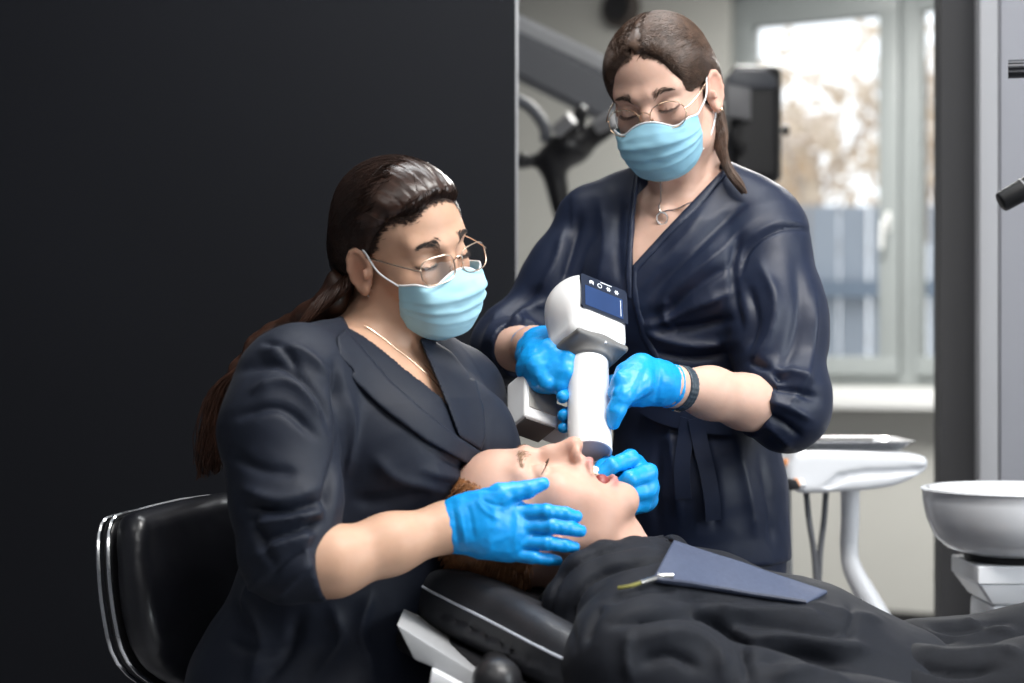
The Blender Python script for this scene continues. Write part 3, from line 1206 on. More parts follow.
for k, pts in enumerate(([(806, 490), (809, 520), (814, 552), (818, 600), (826, 650), (845, 700)], [(826, 490), (824, 520), (820, 555), (819, 600), (823, 650), (840, 700)])):
    tube_obj('hose', catmull([P(x, y, TY + 0.03 + 0.02 * k) for x, y in pts], 6), 0.0052, M_hose, dt, 10)
# tray with things on it: their own objects
tr = thing('instrument_tray', 'shallow steel instrument tray lying on the white delivery table', 'tray', P(865, 452, TY + .12))
zt = P(0, 451, TY)[2]
x0, x1 = P(808, 0, TY)[0], P(911, 0, TY)[0]
cx, hw = (x0 + x1) / 2, (x1 - x0) / 2
bm = bmesh.new()
rings = []
for (gx, gy, z) in ((hw - .008, .088, .001), (hw + .008, .10, .0150), (hw + .014, .106, .0155), (hw + .0135, .1055, .0135), (hw + .0085, .1005, .0125), (hw - .006, .0865, .0)):
    ring = []
    for sx, sy in ((-1, -1), (1, -1), (1, 1), (-1, 1)):
        for a in range(4):
            th = {(-1, -1): math.pi, (1, -1): 1.5 * math.pi, (1, 1): 0, (-1, 1): .5 * math.pi}[(sx, sy)] + a * math.pi / 6
            ring.append(bm.verts.new((cx + sx * (gx - .02) + .02 * math.cos(th), TY + .12 + sy * (gy - .02) + .02 * math.sin(th), zt + z)))
    rings.append(ring)
for a, b in zip(rings, rings[1:]):
    for i in range(16):
        bm.faces.new((a[i], a[(i + 1) % 16], b[(i + 1) % 16], b[i]))
bm.faces.new(rings[0])
bm.faces.new(rings[-1])
bm_obj('tray_pan', bm, M_steel, tr, smooth=True, angle=40)
M_gauze = mat('white_gauze', (0.78, 0.79, 0.80), 0.9, noise=(60, 0.08), bump=(90, 0.4, 0.003))
fg = Field()
gc = P(879, 447, TY + .08)
fg.box(gc, (0.012, 0.014, 0.008), rd=0.004, R=rotm('z', 20))
fg.ell(gc + V3(-.004, 0, .008), (.008, .009, .007), k=.006)
fg.ell(gc + V3(.010, .004, .002), (.010, .012, .006), k=.006)
o = field_obj('gauze_wad', fg, 0.002, M_gauze)
tag(o, 'small white gauze wad on the steel instrument tray', 'gauze')
for i, (xa, xb, ya, yb) in enumerate(((820, 866, .05, .06), (818, 870, .10, .085), (824, 862, .14, .13))):
    a, b = P(xa, 452.5, TY), P(xb, 452.5, TY)
    a[1] += ya
    b[1] += yb
    a[2] = b[2] = zt + .0055
    m_ = a * .5 + b * .5
    o = tube_obj('dental_probe', [a - V3(.006, 0, -.004), a, a * .8 + b * .2, a * .78 + b * .22, m_, a * .22 + b * .78, a * .2 + b * .8, b, b + V3(.006, 0, .004)],
                 [.0006, .0012, .0014, .0034, .0036, .0034, .0014, .0012, .0006], M_steel, None, 8)
    tag(o, ['steel dental probe at the front of the instrument tray', 'steel dental probe in the middle of the instrument tray', 'steel dental probe at the back of the instrument tray'][i], 'dental tool', 'probes on the tray')

# --- cuspidor
QY = 2.86
cp = thing('cuspidor', 'white round spittoon bowl on an angular white stand at the right edge', 'cuspidor', (P(1022, 0, QY)[0], QY, 0))
bc = P(1022, 491, QY)
s = QY / FPX
prof = [(98, 0), (99.5, 1.2), (99, 3), (95, 4), (91, 3), (87, -3), (78, -22), (55, -42), (20, -48), (0, -49)]
outer = [(0, -65), (30, -64.5), (58, -62), (74, -56.5), (86, -46), (94, -27), (97.5, -10), (98, 0)]
lathe_obj('bowl', [(r * s, z * s) for r, z in outer + prof[1:]], bc, mat('white_glazed_ceramic', (0.80, 0.81, 0.84), 0.10, spec=0.6, coat=0.3, noise=(5, 0.01)), cp, 72, angle=60)
lathe_obj('bowl_gasket', [(0, -68.5 * s), (56 * s, -68.5 * s), (58 * s, -62 * s), (0, -62 * s)], bc, M_shadowgap, cp, 48)


def frustum(name, ra, za, rb, zb, c, m, parent, bev=.006):
    """square-ish tapered block; half extents ra (x,y) at za and rb at zb"""
    bm = bmesh.new()
    A = [bm.verts.new(c + V3(sx * ra[0], sy * ra[1], za)) for sx, sy in ((-1, -1), (1, -1), (1, 1), (-1, 1))]
    B = [bm.verts.new(c + V3(sx * rb[0], sy * rb[1], zb)) for sx, sy in ((-1, -1), (1, -1), (1, 1), (-1, 1))]
    bm.faces.new(A)
    bm.faces.new(B[::-1])
    for i in range(4):
        bm.faces.new((A[i], B[i], B[(i + 1) % 4], A[(i + 1) % 4]))
    bmesh.ops.recalc_face_normals(bm, faces=bm.faces)
    bmesh.ops.bevel(bm, geom=list(bm.edges), offset=bev, segments=3, affect='EDGES', profile=.6)
    return bm_obj(name, bm, m, parent, smooth=True, angle=35)


frustum('stand_head', (58 * s, .085), -69 * s, (58 * s, .085), -87 * s, bc, M_wplast, cp, .004)
frustum('stand_shoulder', (57 * s, .083), -87 * s, (42 * s, .07), -108 * s, bc, M_wplast, cp, .004)
frustum('stand_post', (42 * s, .065), -107 * s, (52 * s, .09), -bc[2] + 0.0, bc, M_wplast, cp, .01)
tube_obj('water_spout', catmull([bc + V3(.11, .06, -.02), bc + V3(.11, .06, .05), bc + V3(.085, .04, .075), bc + V3(.055, .02, .06)], 6), .006, M_chrome, cp, 10)

# --- microscope at the right edge: only its knurled knob and black grip reach into the picture
GY = 2.75
mg = thing('ceiling_microscope', 'black knurled knob and angled black grip of an operating microscope at right edge', 'microscope', P(1075, 120, GY))
kR = frame_from(V3(-1, 0.25, 0), V3(0, 0, 1))
kp = P(1017, 69, GY)
rr = PX(9.2, GY)
bm = bmesh.new()
N = 40
ra_, rb_ = [], []
for i in range(N):
    a = 2 * math.pi * i / N
    r = rr * (1.0 if (i // 2) % 2 else 0.90)
    ra_.append(bm.verts.new(kp + kR @ V3(r * math.cos(a), r * math.sin(a), .0125)))
    rb_.append(bm.verts.new(kp + kR @ V3(r * math.cos(a), r * math.sin(a), -.03)))
for i in range(N):
    bm.faces.new((ra_[i], ra_[(i + 1) % N], rb_[(i + 1) % N], rb_[i]))
bm.faces.new(ra_)
bm.faces.new(rb_[::-1])
M_knob = mat('knurled_black_knob', (0.02, 0.021, 0.026), 0.28, metal=0.4, noise=(20, 0.1))
bm_obj('knurled_knob', bm, M_knob, mg)
tube_obj('knob_shaft', [kp, P(1090, 72, GY - .02)], .006, M_steel, mg)
ga, gb = P(1000, 203, GY), P(1062, 168, GY)
d = norm(gb - ga)
tube_obj('grip', [ga, ga + d * .0015, ga + d * .004, ga * .4 + gb * .6, gb], [PX(7.5, GY), PX(9.6, GY), PX(10.4, GY), PX(11.5, GY), PX(12, GY)], mat('matt_black_grip', (0.004, 0.0042, 0.005), 0.5, spec=0.3, noise=(20, 0.1)), mg, 24)
tube_obj('grip_band', [ga * .62 + gb * .38, ga * .60 + gb * .40], PX(11.9, GY), M_mgrey, mg, 24)
fm = Field()
fm.box(P(1110, 120, GY), (.05, .06, .085), rd=.015)
fm.cone(P(1110, 160, GY), P(1112, 215, GY - .05), .03, .026, k=.01)
field_obj('microscope_body', fm, .005, M_black, mg)
top = P(1115, 60, GY)
tube_obj('ceiling_arm', catmull([top, top + V3(0.02, .1, .15), top + V3(.1, .2, .5), V3(top[0] + .12, GY + .22, CEIL)], 6), .022, M_wplast, mg, 14)

# --- microscope standing in the next room (blurred)
NY = 4.9
ms = thing('surgical_microscope', 'black surgical microscope on a slate grey arm in the next room', 'microscope', (P(660, 0, NY)[0], NY, 0))


def beam(name, pa, pb, w, h, m, parent, bevel=.01):
    a, b = np.asarray(pa), np.asarray(pb)
    R = frame_from(b - a, V3(0, 1, 0))           # x: depth, y: up
    return box_obj(name, (a + b) / 2, (w, h, np.linalg.norm(b - a)), m, parent, R, bevel)


beam('swing_arm', P(470, 32, NY + .1), P(735, 166, NY + .1), .09, PX(42, NY), M_arm, ms)
beam('arm_cover', P(470, 3, NY + .12), P(610, 70, NY + .12), .06, PX(20, NY), M_gplast, ms)
field = Field()
field.box(P(752, 128, NY), (PX(25, NY), .10, PX(58, NY)), rd=.02)
field_obj('head_housing', field, .008, M_black, ms)
outline_obj('housing_cap', [(728, 76), (738, 68), (766, 69), (777, 78), (777, 88), (728, 90)], NY - .115, NY + .08, M_arm, ms, .008)
outline_obj('housing_side', [(727, 84), (751, 88), (751, 120), (727, 116)], NY - .125, NY - .09, M_mgrey, ms, .004)
tube_obj('focus_knob', [P(772, 131, NY), P(789, 130, NY)], PX(3.2, NY), M_black, ms)
tube_obj('focus_knob_cap', [P(784, 130, NY), P(788, 130, NY)], PX(6, NY), M_black, ms)
tube_obj('cable', catmull([P(741, 124, NY - .13), P(735, 133, NY - .14), P(737, 143, NY - .14), P(745, 147, NY - .13)], 6), PX(3, NY), M_black, ms)
# articulated eyepiece carrier left of the head
ring = catmull([P(496, 94, NY - .1), P(513, 98, NY - .1), P(531, 108, NY - .1), P(544, 126, NY - .1), P(546, 142, NY - .1)], 6)
tube_obj('carrier_hoop', ring, PX(6, NY), M_arm, ms)
fe = Field()
fe.cone(P(552, 161, NY - .1), P(608, 126, NY - .1), PX(15, NY), PX(10, NY))
fe.ell(P(569, 148, NY - .1), (PX(22, NY), .06, PX(17, NY)), k=.02)
fe.cone(P(552, 161, NY - .1), P(563, 217, NY - .1), PX(13, NY), PX(9, NY), k=.02)
fe.cone(P(552, 161, NY - .1), P(525, 161, NY - .1), PX(7, NY), PX(6, NY), k=.01)
fe.ell(P(522, 161, NY - .1), (PX(9, NY), .03, PX(8, NY)), k=.005)
fe.cone(P(573, 137, NY - .1), P(581, 112, NY - .12), PX(9, NY), PX(7, NY), k=.01)
field_obj('eyepiece_carrier', fe, .006, M_black, ms)
tube_obj('eyepiece', [P(596, 126, NY - .16), P(614, 119, NY - .18)], PX(8, NY), M_mgrey, ms)
tube_obj('eyepiece', [P(556, 132, NY - .16), P(572, 118, NY - .18)], PX(7, NY), M_mgrey, ms)
tube_obj('stand_column', [P(752, 185, NY), V3(P(752, 0, NY)[0], NY, .06)], .05, M_black, ms, 18)
box_obj('stand_foot', (P(752, 0, NY)[0], NY, .03), (.6, .6, .06), M_gplast, ms, bevel=.015)
beam('arm_link', P(470, 30, NY + .1), P(470, -60, NY + .1), .09, .09, M_arm, ms)
tube_obj('ceiling_mount', [P(470, -40, NY + .1), V3(P(470, 0, NY + .1)[0], NY + .1, CEIL)], .05, M_gplast, ms, 18)
# round wall speaker
sp = thing('wall_speaker', 'dark round speaker on the far wall above the standing assistant', 'speaker', P(637, 14, 8.3))
wc = P(637, 14, 8.42)
RN = frame_from(BN, V3(0, 0, 1))
tw = ((wc - B0) @ BN)
wc = wc - BN * tw
lathe_obj('housing', [(0, 0), (.085, 0), (.085, .05), (.07, .065), (0, .065)], wc, mat('dark_brown_speaker', (.05, .04, .035), .5, noise=(9, .1)), sp, 32, R=RN)
lathe_obj('cone', [(0, .066), (.05, .07), (.06, .072), (.062, .066)], wc, M_black, sp, 32, R=RN)
# ------------------------------------------------------------------ people: shared head builder
def skin_mat(name, base):
    m = mat(name, base, 0.48, spec=0.4, sss=0.12, vcol=True, noise=(60, 0.05), bump=(900, 0.12, 0.0008))
    return m


class Head:
    """Head frame: x to the person's right, y out of the face, z to the crown; origin between the ears at eye level."""

    def __init__(self, origin, R, s=1.0, jaw=0.0, male=False, nose=0.0):
        self.nose = nose
        self.o, self.R, self.s, self.jaw, self.male = np.asarray(origin, float), np.asarray(R, float), s, jaw, male

    def w(self, *p):
        p = np.asarray(p[0] if len(p) == 1 else p, float)
        return self.o + self.s * (p @ self.R.T)

    def loc(self, v):
        return (v - self.o) @ self.R / self.s

    def j(self, x, y, z):
        """A point of the lower jaw after opening about the ear axis."""
        a = math.radians(self.jaw)
        y0, z0 = -0.002, -0.028
        dy, dz = y - y0, z - z0
        return (x, y0 + dy * math.cos(a) + dz * math.sin(a), z0 - dy * math.sin(a) + dz * math.cos(a))

    def E(self, f, c, r, k=0.01, mode='u', R=None):
        f.ell(self.w(c), np.array(r) * self.s, self.R if R is None else self.R @ R, k * self.s, mode)

    def C(self, f, a, b, ra, rb, k=0.01, mode='u'):
        f.cone(self.w(a), self.w(b), ra * self.s, rb * self.s, k * self.s, mode)

    def skull(self, f):
        E, C, j = self.E, self.C, self.j
        E(f, (0, -.011, .034), (.0735, .090, .078), 0)
        E(f, (0, .030, .038), (.060, .055, .056), .03)
        E(f, (0, .028, -.028), (.060, .056, .058), .03)
        for s in (1, -1):
            E(f, (s * .042, .052, -.030), (.021, .024, .020), .025)                      # cheekbones
            C(f, j(s * .054, .002, -.052), j(s * .046, .022, -.078), .017, .015, .02)     # jaw angle
            C(f, j(s * .046, .022, -.078), j(s * .014, .070, -.101), .015, .0145, .02)
        E(f, j(0, .030, -.070), (.045, .048, .030), .03)
        E(f, j(0, .062, -.082), (.030, .022, .024), .02)
        E(f, j(0, .071, -.103), (.020, .016, .014), .016)                                 # chin
        if self.jaw:
            for s in (1, -1):
                E(f, (s * .040, .030, -.070), (.016, .034, .030), .03)                    # stretched cheek
        E(f, (0, .060, -.055), (.030, .028, .024), .02)                                  # upper jaw
        for s in (1, -1):
            C(f, (s * .012, .086, .016), (s * .044, .070, .020), .010, .009, .018)        # brow ridge
        for s in (1, -1):
            E(f, (s * .032, .094, -.003), (.018, .017, .013), .014, 's')                  # eye sockets
        C(f, (0, .084, .008), (0, .094, -.012), .0085, .0085, .010)
        nz = -.041 if not self.male else -.043
        C(f, (0, .094, -.012), (0, .109 - self.nose, nz), .0085, .0105, .008)                         # nose
        E(f, (0, .110 - self.nose, nz + .001), (.0105, .009, .009), .006)
        E(f, (0, .086, -.053), (.015, .012, .011), .010)
        E(f, (0, .084, -.030), (.013, .016, .024), .010)
        for s in (1, -1):
            E(f, (s * .0122, .0995, nz - .0045), (.0078, .0112, .0080), .004)
            E(f, (s * .0110, .1030, nz - .0110), (.0066, .0062, .0056), .002, 's')           # nostrils
        for s in (1, -1):
            self.ear(f, s)

    def ear(self, f, s):
        t = rotm('z', s * 26) @ rotm('x', 10)
        c = np.array([s * .0785, -.004, -.012])
        self.E(f, c, (.0055, .0175, .031), .005, 'u', t)
        self.E(f, c + np.array([s * .006, .003, .004]), (.005, .0105, .019), .004, 's', t)
        pts = []
        for a in np.linspace(-0.6, 4.4, 10):
            p = np.array([s * .003, .0155 * math.cos(a + .3), .0285 * math.sin(a + .3)])
            pts.append(c + t @ p)
        for a, b in zip(pts, pts[1:]):
            self.C(f, a, b, .0036, .0036, .003)
        self.C(f, c + np.array([s * .004, .013, -.001]), c + np.array([s * .004, .013, -.009]), .004, .004, .004)
        self.E(f, c + np.array([s * .002, .006, -.028]), (.005, .008, .008), .006)

    def lids(self, f, open_=0.0):
        for s in (1, -1):
            self.E(f, (s * .032, .0705, -.004), (.0165, .0140, .0135), .004)
            # fold between the lid and the brow, lid edge
            pts = [(s * .0165, .0775, -.006), (s * .024, .0842, -.0085), (s * .033, .0862, -.0095), (s * .042, .0820, -.0085), (s * .048, .0745, -.0050)]
            for a, b in zip(pts, pts[1:]):
                self.C(f, a, b, .0016, .0016, .003)

    def lips(self, f, part=0.0):
        jj = self.j
        up = [(-.024, .0815, -.0695), (-.012, .0905, -.0655), (0, .0925, -.0660), (.012, .0905, -.0655), (.024, .0815, -.0695)]
        for a, b in zip(up, up[1:]):
            self.C(f, a, b, .0042 if abs(a[0]) < .02 else .003, .0042 if abs(b[0]) < .02 else .003, .004)
        lo = [(-.023, .0805, -.0715), (-.012, .0880, -.0765), (0, .0900, -.0775), (.012, .0880, -.0765), (.023, .0805, -.0715)]
        for a, b in zip(lo, lo[1:]):
            self.C(f, jj(*a), jj(*b), .0048 if abs(a[0]) < .02 else .003, .0048 if abs(b[0]) < .02 else .003, .004)

    def colour(self, v, base, lip=(0.50, 0.20, 0.18), beard=0.0):
        """Skin tone, redder on cheeks, nose, ears and lips."""
        q = self.loc(v)
        c = np.tile(np.array(base), (len(v), 1))
        near = np.linalg.norm(q, axis=1) < .2

        def blob(p, r):
            return np.exp(-((q - np.array(p)) ** 2 / np.array(r) ** 2).sum(1)) * near
        red = np.array([1.08, .84, .80])
        for p, r, a in (((0, .112, -.042), (.016, .02, .016), .6), ((.045, .06, -.04), (.025, .03, .02), .45), ((-.045, .06, -.04), (.025, .03, .02), .45),
                        ((.082, -.006, -.012), (.014, .02, .034), .8), ((-.082, -.006, -.012), (.014, .02, .034), .8)):
            w = (blob(p, r) * a)[:, None]
            c = c * (1 - w) + c * red * w
        if self.jaw:
            for p in ((0, .094, -.066), self.j(0, .092, -.078)):
                w = np.clip(blob(p, (.022, .012, .0065)) * 1.7, 0, 1)[:, None]
                c = c * (1 - w) + np.array(lip) * w
        if beard:
            qq = q.copy()
            w = np.clip((-.052 - q[:, 2]) / .02, 0, 1) * np.clip((q[:, 1] - .0) / .03, 0, 1) * near * beard
            c = c * (1 - w[:, None]) + c * np.array([.72, .66, .64]) * w[:, None]
        # soft shaved/fine hair tone of the eyelids
        return c

    def brow(self, s, parent, m, thick=.0026, n=90, seed=1, z0=.017, name='eyebrow'):
        rng = np.random.default_rng(seed)
        P_ = []
        for i in range(n):
            t = rng.random()
            x = s * (.013 + .036 * t)
            z = z0 + .007 * math.sin(t * 2.2) - .004 * t + rng.normal(0, thick * (1 - .5 * t))
            a = np.array([x, .10, z])
            d = np.array([s * (.6 + .4 * t), -.0, .55 - .7 * t])
            d = norm(d) * rng.uniform(.006, .010)
            P_.append([a + d * u for u in (0, .33, .66, 1)])
        P_ = np.array(P_)
        sh = P_.shape
        w = self.skin.snap(self.w(P_.reshape(-1, 3) - np.array([0, .012, 0])), .0004, 4).reshape(sh)
        return strands_obj(name, w, .00038, .00015, m, parent)

    def lashes(self, s, parent, m, name='eyelashes'):
        t = np.linspace(0, 1, 26)
        root = np.array([catmull([(s * .0165, .0785, -.0075), (s * .024, .0853, -.0100), (s * .033, .0874, -.0110), (s * .042, .0832, -.0098), (s * .0485, .0750, -.0062)], 7)]).reshape(-1, 3)
        P_ = []
        for i, r in enumerate(root):
            d = norm(np.array([s * (i / len(root) - .4) * .8, 1.0, -.55])) * .0065
            P_.append([r - d * .25, r + d * .3, r + d * .7 + np.array([0, 0, .0003]), r + d + np.array([0, 0, .0010])])
        P_ = np.array(P_)
        w = self.w(P_.reshape(-1, 3)).reshape(P_.shape)
        return strands_obj(name, w, .0005, .0002, m, parent)


def face_mask(h, parent, m, m_band, seed=0, half=.074, top=-.028, ear_z=-.01):
    """Pleated disposable mask shaped over nose and chin, with its ear loops. Local head frame."""
    nu, nv = 61, 41
    u = np.linspace(-1, 1, nu)
    t = np.linspace(0, 1, nv)
    V = np.zeros((nv, nu, 3))
    for i, tt in enumerate(t):
        # profile down the middle: nose bridge, tip, lips, under the chin
        yc = np.interp(tt, [0, .12, .30, .5, .72, .88, 1], [.1065, .1160, .1215, .118, .110, .099, .080])
        zc = np.interp(tt, [0, .12, .30, .5, .72, .88, 1], [top + .010, top - .005, -.050, -.072, -.097, -.113, -.121])
        # outer border on the cheek
        ys = np.interp(tt, [0, .5, 1], [.058, .052, .040])
        zs = np.interp(tt, [0, .5, 1], [-.030, -.062, -.092])
        xs = np.interp(tt, [0, .5, 1], [.0665, .0650, .0540])
        for jx, uu in enumerate(u):
            a = abs(uu)
            prof = np.cos(a * math.pi / 2) ** .66
            x = math.copysign(xs * math.sin(a * math.pi / 2) ** .92, uu)
            y = ys + (yc - ys) * prof
            z = zs + (zc - zs) * np.cos(a * math.pi / 2) ** 1.1
            if tt < .25:                                     # top edge dips beside the nose
                z -= (1 - tt / .25) * .012 * math.exp(-((a - .42) / .22) ** 2)
            V[i, jx] = (x, y, z)
    # pleats
    n = np.zeros_like(V)
    n[..., 1] = 1
    n[..., 0] = V[..., 0] * 8
    n /= np.linalg.norm(n, axis=2, keepdims=True)
    prof = np.zeros(nv)
    for p in (.36, .52, .67):
        d = (t - p)
        prof += .0030 * np.where(d < 0, np.exp(-(d / .06) ** 2), np.exp(-(d / .012) ** 2))
    prof += .0008 * np.exp(-((t - .03) / .02) ** 2)
    V += n * prof[:, None, None] * (0.45 + .55 * np.cos(u * 1.4))[None, :, None]
    q = V.reshape(-1, 3)
    V += n * (0.0009 * vnoise(q * np.array([1, 1, 2.2]), 60, seed) + .0014 * vnoise(q, 28, seed + 4)).reshape(nv, nu, 1)
    outer = h.w(V.reshape(-1, 3))
    inner = h.w((V - n * .0016).reshape(-1, 3))
    idx = np.arange(nu * nv).reshape(nv, nu)
    f = np.stack([idx[:-1, :-1], idx[:-1, 1:], idx[1:, 1:], idx[1:, :-1]], -1).reshape(-1, 4)
    fi = f[:, ::-1] + nu * nv
    b = np.concatenate([idx[0, :], idx[1:, -1], idx[-1, -2::-1], idx[-2:0:-1, 0]])
    b2 = np.roll(b, -1)
    fb = np.stack([b, b + nu * nv, b2 + nu * nv, b2], 1)
    o = link_mesh('face_mask', np_mesh('face_mask', np.concatenate([outer, inner]), np.concatenate([f, fi, fb])), m, parent)
    # white binding along the top edge and folded corners
    tube_obj('top_binding', h.w(V[0] + n[0] * .0006), .0013 * h.s, m_band, o, 6)
    # ear loops
    for s in (1, -1):
        jx = -1 if s > 0 else 0
        a0, a1 = V[1, jx], V[-2, jx]
        pts = [a0, (s * .0765, .030, -.012), (s * .0775, .008, .014), (s * .0800, -.006, .0235), (s * .0790, -.0215, .008), (s * .0780, -.020, -.022), (s * .0735, -.004, -.047), (s * .0675, .020, -.072), a1]
        tube_obj('ear_loop', h.w(catmull(pts, 6)), .0013 * h.s, m_band, o, 6)
    return o


def eyeglasses(h, parent, m_rim, m_lens, w=.0255, hh=.0205, cx=.034, cy=.106, cz=-.013, r=.0010, tilt=8, shape=2.6, rim='rim'):
    """Wire spectacles resting on the nose with temples to the ears."""
    bridge_l = []
    T = rotm('x', tilt)
    c0 = np.array([0, cy, cz])
    g = tube_obj('eyeglasses', h.w(np.array([c0 + T @ np.array([x, y, z]) for x, y, z in
                 catmull([(cx - w * .93, .000, .005), (.005, .004, .010), (0, .0048, .0108), (-.005, .004, .010), (-cx + w * .93, .000, .005)], 5)])), r * h.s * 1.15, m_rim, parent, 6)
    for s in (1, -1):
        ring = []
        for a in np.linspace(0, 2 * math.pi, 44, endpoint=False):
            ca, sa = math.cos(a), math.sin(a)
            x = w * math.copysign(abs(ca) ** (2 / shape), ca)
            z = hh * math.copysign(abs(sa) ** (2 / shape), sa) * (1 - .10 * (ca * s < 0) * abs(ca))
            wrap = -.30 * max(0, x * s + .01)
            ring.append(c0 + T @ np.array([s * cx + x, wrap * .8, z]))
        ring = np.array(ring)
        tube_obj('rim', h.w(ring), r * h.s, m_rim, g, 6, closed=True)
        bm = bmesh.new()
        vs = [bm.verts.new(p) for p in h.w(ring)]
        bm.faces.new(vs)
        bm_obj('lens', bm, m_lens, g)
        hinge = c0 + T @ np.array([s * (cx + w), -.007, .006])
        pts = catmull([hinge, hinge + np.array([s * .004, -.006, .0005]), (s * .0745, .055, cz + .012), (s * .0770, .010, .006), (s * .0790, -.012, .004), (s * .0775, -.028, -.012)], 6)
        tube_obj('temple', h.w(pts), r * 1.2 * h.s, m_rim, g, 6)
        tube_obj('nose_pad', h.w(catmull([c0 + T @ np.array([s * (cx - w * .9), 0, -.001]), c0 + T @ np.array([s * .0105, -.004, -.003]), c0 + T @ np.array([s * .0095, -.005, -.008])], 4)), .0011 * h.s, m_rim, g, 5)
    return g


def scalp_hair(h, f, tie, part_x=0.0, bulk=.010):
    """Hair drawn back over the skull to a tie: a smooth volume, open at the face."""
    E, C = h.E, h.C
    E(f, (0, -.0095, .036), (.0735 + bulk * .75, .0885 + bulk, .080 + bulk), 0)
    E(f, (0, .028, .046), (.064 + bulk * .4, .056 + bulk * .9, .056 + bulk * .7), .03)
    for s in (1, -1):
        E(f, (s * .052, -.030, -.010), (.026, .060, .045), .03)
    C(f, (0, -.075, .01), tie, .045, .022, .03)


def hairline(h, vol, pts, tie, n, m, parent, seed=0, jit=.004, L=.055, name='hairline_hairs'):
    """Fine hairs rooted in the skin at the hairline, running back onto the hair."""
    rng = np.random.default_rng(seed)
    starts = catmull(np.array(pts, float), 14)
    tie = np.array(tie, float)
    S = []
    for i in range(n):
        a = starts[rng.integers(len(starts))] + rng.normal(0, jit, 3)
        d = norm(tie - a + np.array([0, 0, .05])) + rng.normal(0, .10, 3)
        S.append([a + d * L * t for t in np.linspace(0, 1, 9)])
    S = np.array(S)
    w = h.w(S.reshape(-1, 3))
    a = h.skin.snap(w, .0011, 4)
    b = vol.snap(w, .0012, 4)
    da, db = h.skin.pts(b), vol.pts(a)
    t = np.tile(np.clip((np.linspace(0, 1, 9) - .1) / .5, 0, 1), n)[:, None]
    w = a * (1 - t) + b * t
    return strands_obj(name, w.reshape(S.shape), .00032 * h.s, .0004 * h.s, m, parent, kind='stuff')


def hair_locks(h, vol, starts, tie, n, m, parent, name, jit=.004, seed=0, lift=.0012, up=0.0, steps=16, r0=.0011, r1=.0008):
    """Locks combed over the hair volume from the hairline to the tie."""
    rng = np.random.default_rng(seed)
    starts = catmull(np.array(starts, float), 12)
    S = []
    tie = np.array(tie, float)
    for i in range(n):
        a = starts[rng.integers(len(starts))] + rng.normal(0, jit, 3)
        b = tie + rng.normal(0, .006, 3)
        mid = (a + b) / 2 + rng.normal(0, .006, 3) + np.array([0, 0, up])
        t = np.linspace(0, 1, steps)[:, None]
        S.append((1 - t) ** 2 * a + 2 * t * (1 - t) * mid + t * t * b)
    S = np.array(S)
    sh = S.shape
    w = vol.snap(h.w(S.reshape(-1, 3)), 0.0, 5)
    g = vol.grad(w)
    off = (lift * rng.uniform(-.5, 1.0, (n, 1, 1)) * np.ones((1, steps, 1))).reshape(-1, 1)
    w = w + g * off
    return strands_obj(name, w.reshape(sh), r0 * h.s, r1 * h.s, m, parent, kind='stuff')
# ------------------------------------------------------------------ seated dentist
M_skin1 = skin_mat('warm_olive_skin', (0.50, 0.30, 0.20))
SK1 = (0.50, 0.30, 0.205)
M_hair1 = mat('dark_brown_hair', (0.026, 0.0125, 0.0085), 0.30, spec=0.5, aniso=0.6, noise=(90, 0.5), bump=(300, 0.2, 0.001))
M_hair1b = mat('chestnut_hair_lengths', (0.040, 0.0165, 0.0095), 0.40, spec=0.45, noise=(60, 0.5))
M_navy1 = mat('dark_navy_tunic_cloth', (0.0068, 0.0100, 0.0200), 0.60, spec=0.30, sheen=0.03, noise=(300, 0.12), bump=(1400, 0.2, 0.0006))
M_glove = mat('blue_nitrile_glove', (0.004, 0.285, 0.72), 0.38, spec=0.5, sss=0.0, noise=(40, 0.06), bump=(220, 0.14, 0.0015))
M_maskc = mat('light_blue_mask_cloth', (0.44, 0.73, 0.84), 0.85, noise=(50, 0.03), bump=(700, 0.15, 0.0006), transl=0.25)
M_maskw = mat('white_mask_elastic', (0.78, 0.80, 0.82), 0.8, noise=(200, 0.05))
M_gold = mat('pale_gold_wire', (0.75, 0.58, 0.45), 0.25, metal=1.0, noise=(20, 0.05))
M_lens = glass_mat('spectacle_lens', (0.98, 0.98, 0.985), 0.014)
M_browd = mat('dark_brow_hair', (0.02, 0.012, 0.009), 0.6, noise=(100, 0.3))
M_gap = M_shadowgap

d1 = thing('person', 'seated dentist in dark navy tunic, blue mask and gloves, long dark ponytail', 'person', (-0.17, 2.42, 0.0))

h1 = Head(P(403, 247, 2.37), rotm('z', 180 + 47) @ rotm('x', -9) @ rotm('y', 17), 0.895, nose=.011)
SH1 = norm(V3(.60, .80, 0))                  # along the shoulders, away from the viewer
FW1 = V3(.80, -.60, 0)


def torso1(f, off):
    f.loft([P(378, 396, 2.39), P(388, 432, 2.38), P(372, 520, 2.37), P(348, 600, 2.37), P(322, 690, 2.38), P(318, 750, 2.39)],
           [.150 + off, .160 + off, .148 + off, .150 + off, .178 + off, .19 + off],
           [.080 + off, .116 + off, .115 + off, .122 + off, .150 + off, .15 + off], SH1)
    f.cone(P(384, 366, 2.40), P(374, 396, 2.40), .054 + off, .09 + off, .05)
    for s in (-.068, .070):                   # bust
        c = P(396, 452, 2.38) + SH1 * s + FW1 * .062
        f.ell(c, (.062 + off, .060 + off, .066 + off), k=.05)
    f.cone(P(380, 360, 2.40), P(305, 372, 2.26), .042 + off, .056 + off, .06)       # near shoulder slope
    f.cone(P(392, 350, 2.42), P(452, 388, 2.52), .046 + off, .054 + off, .06)


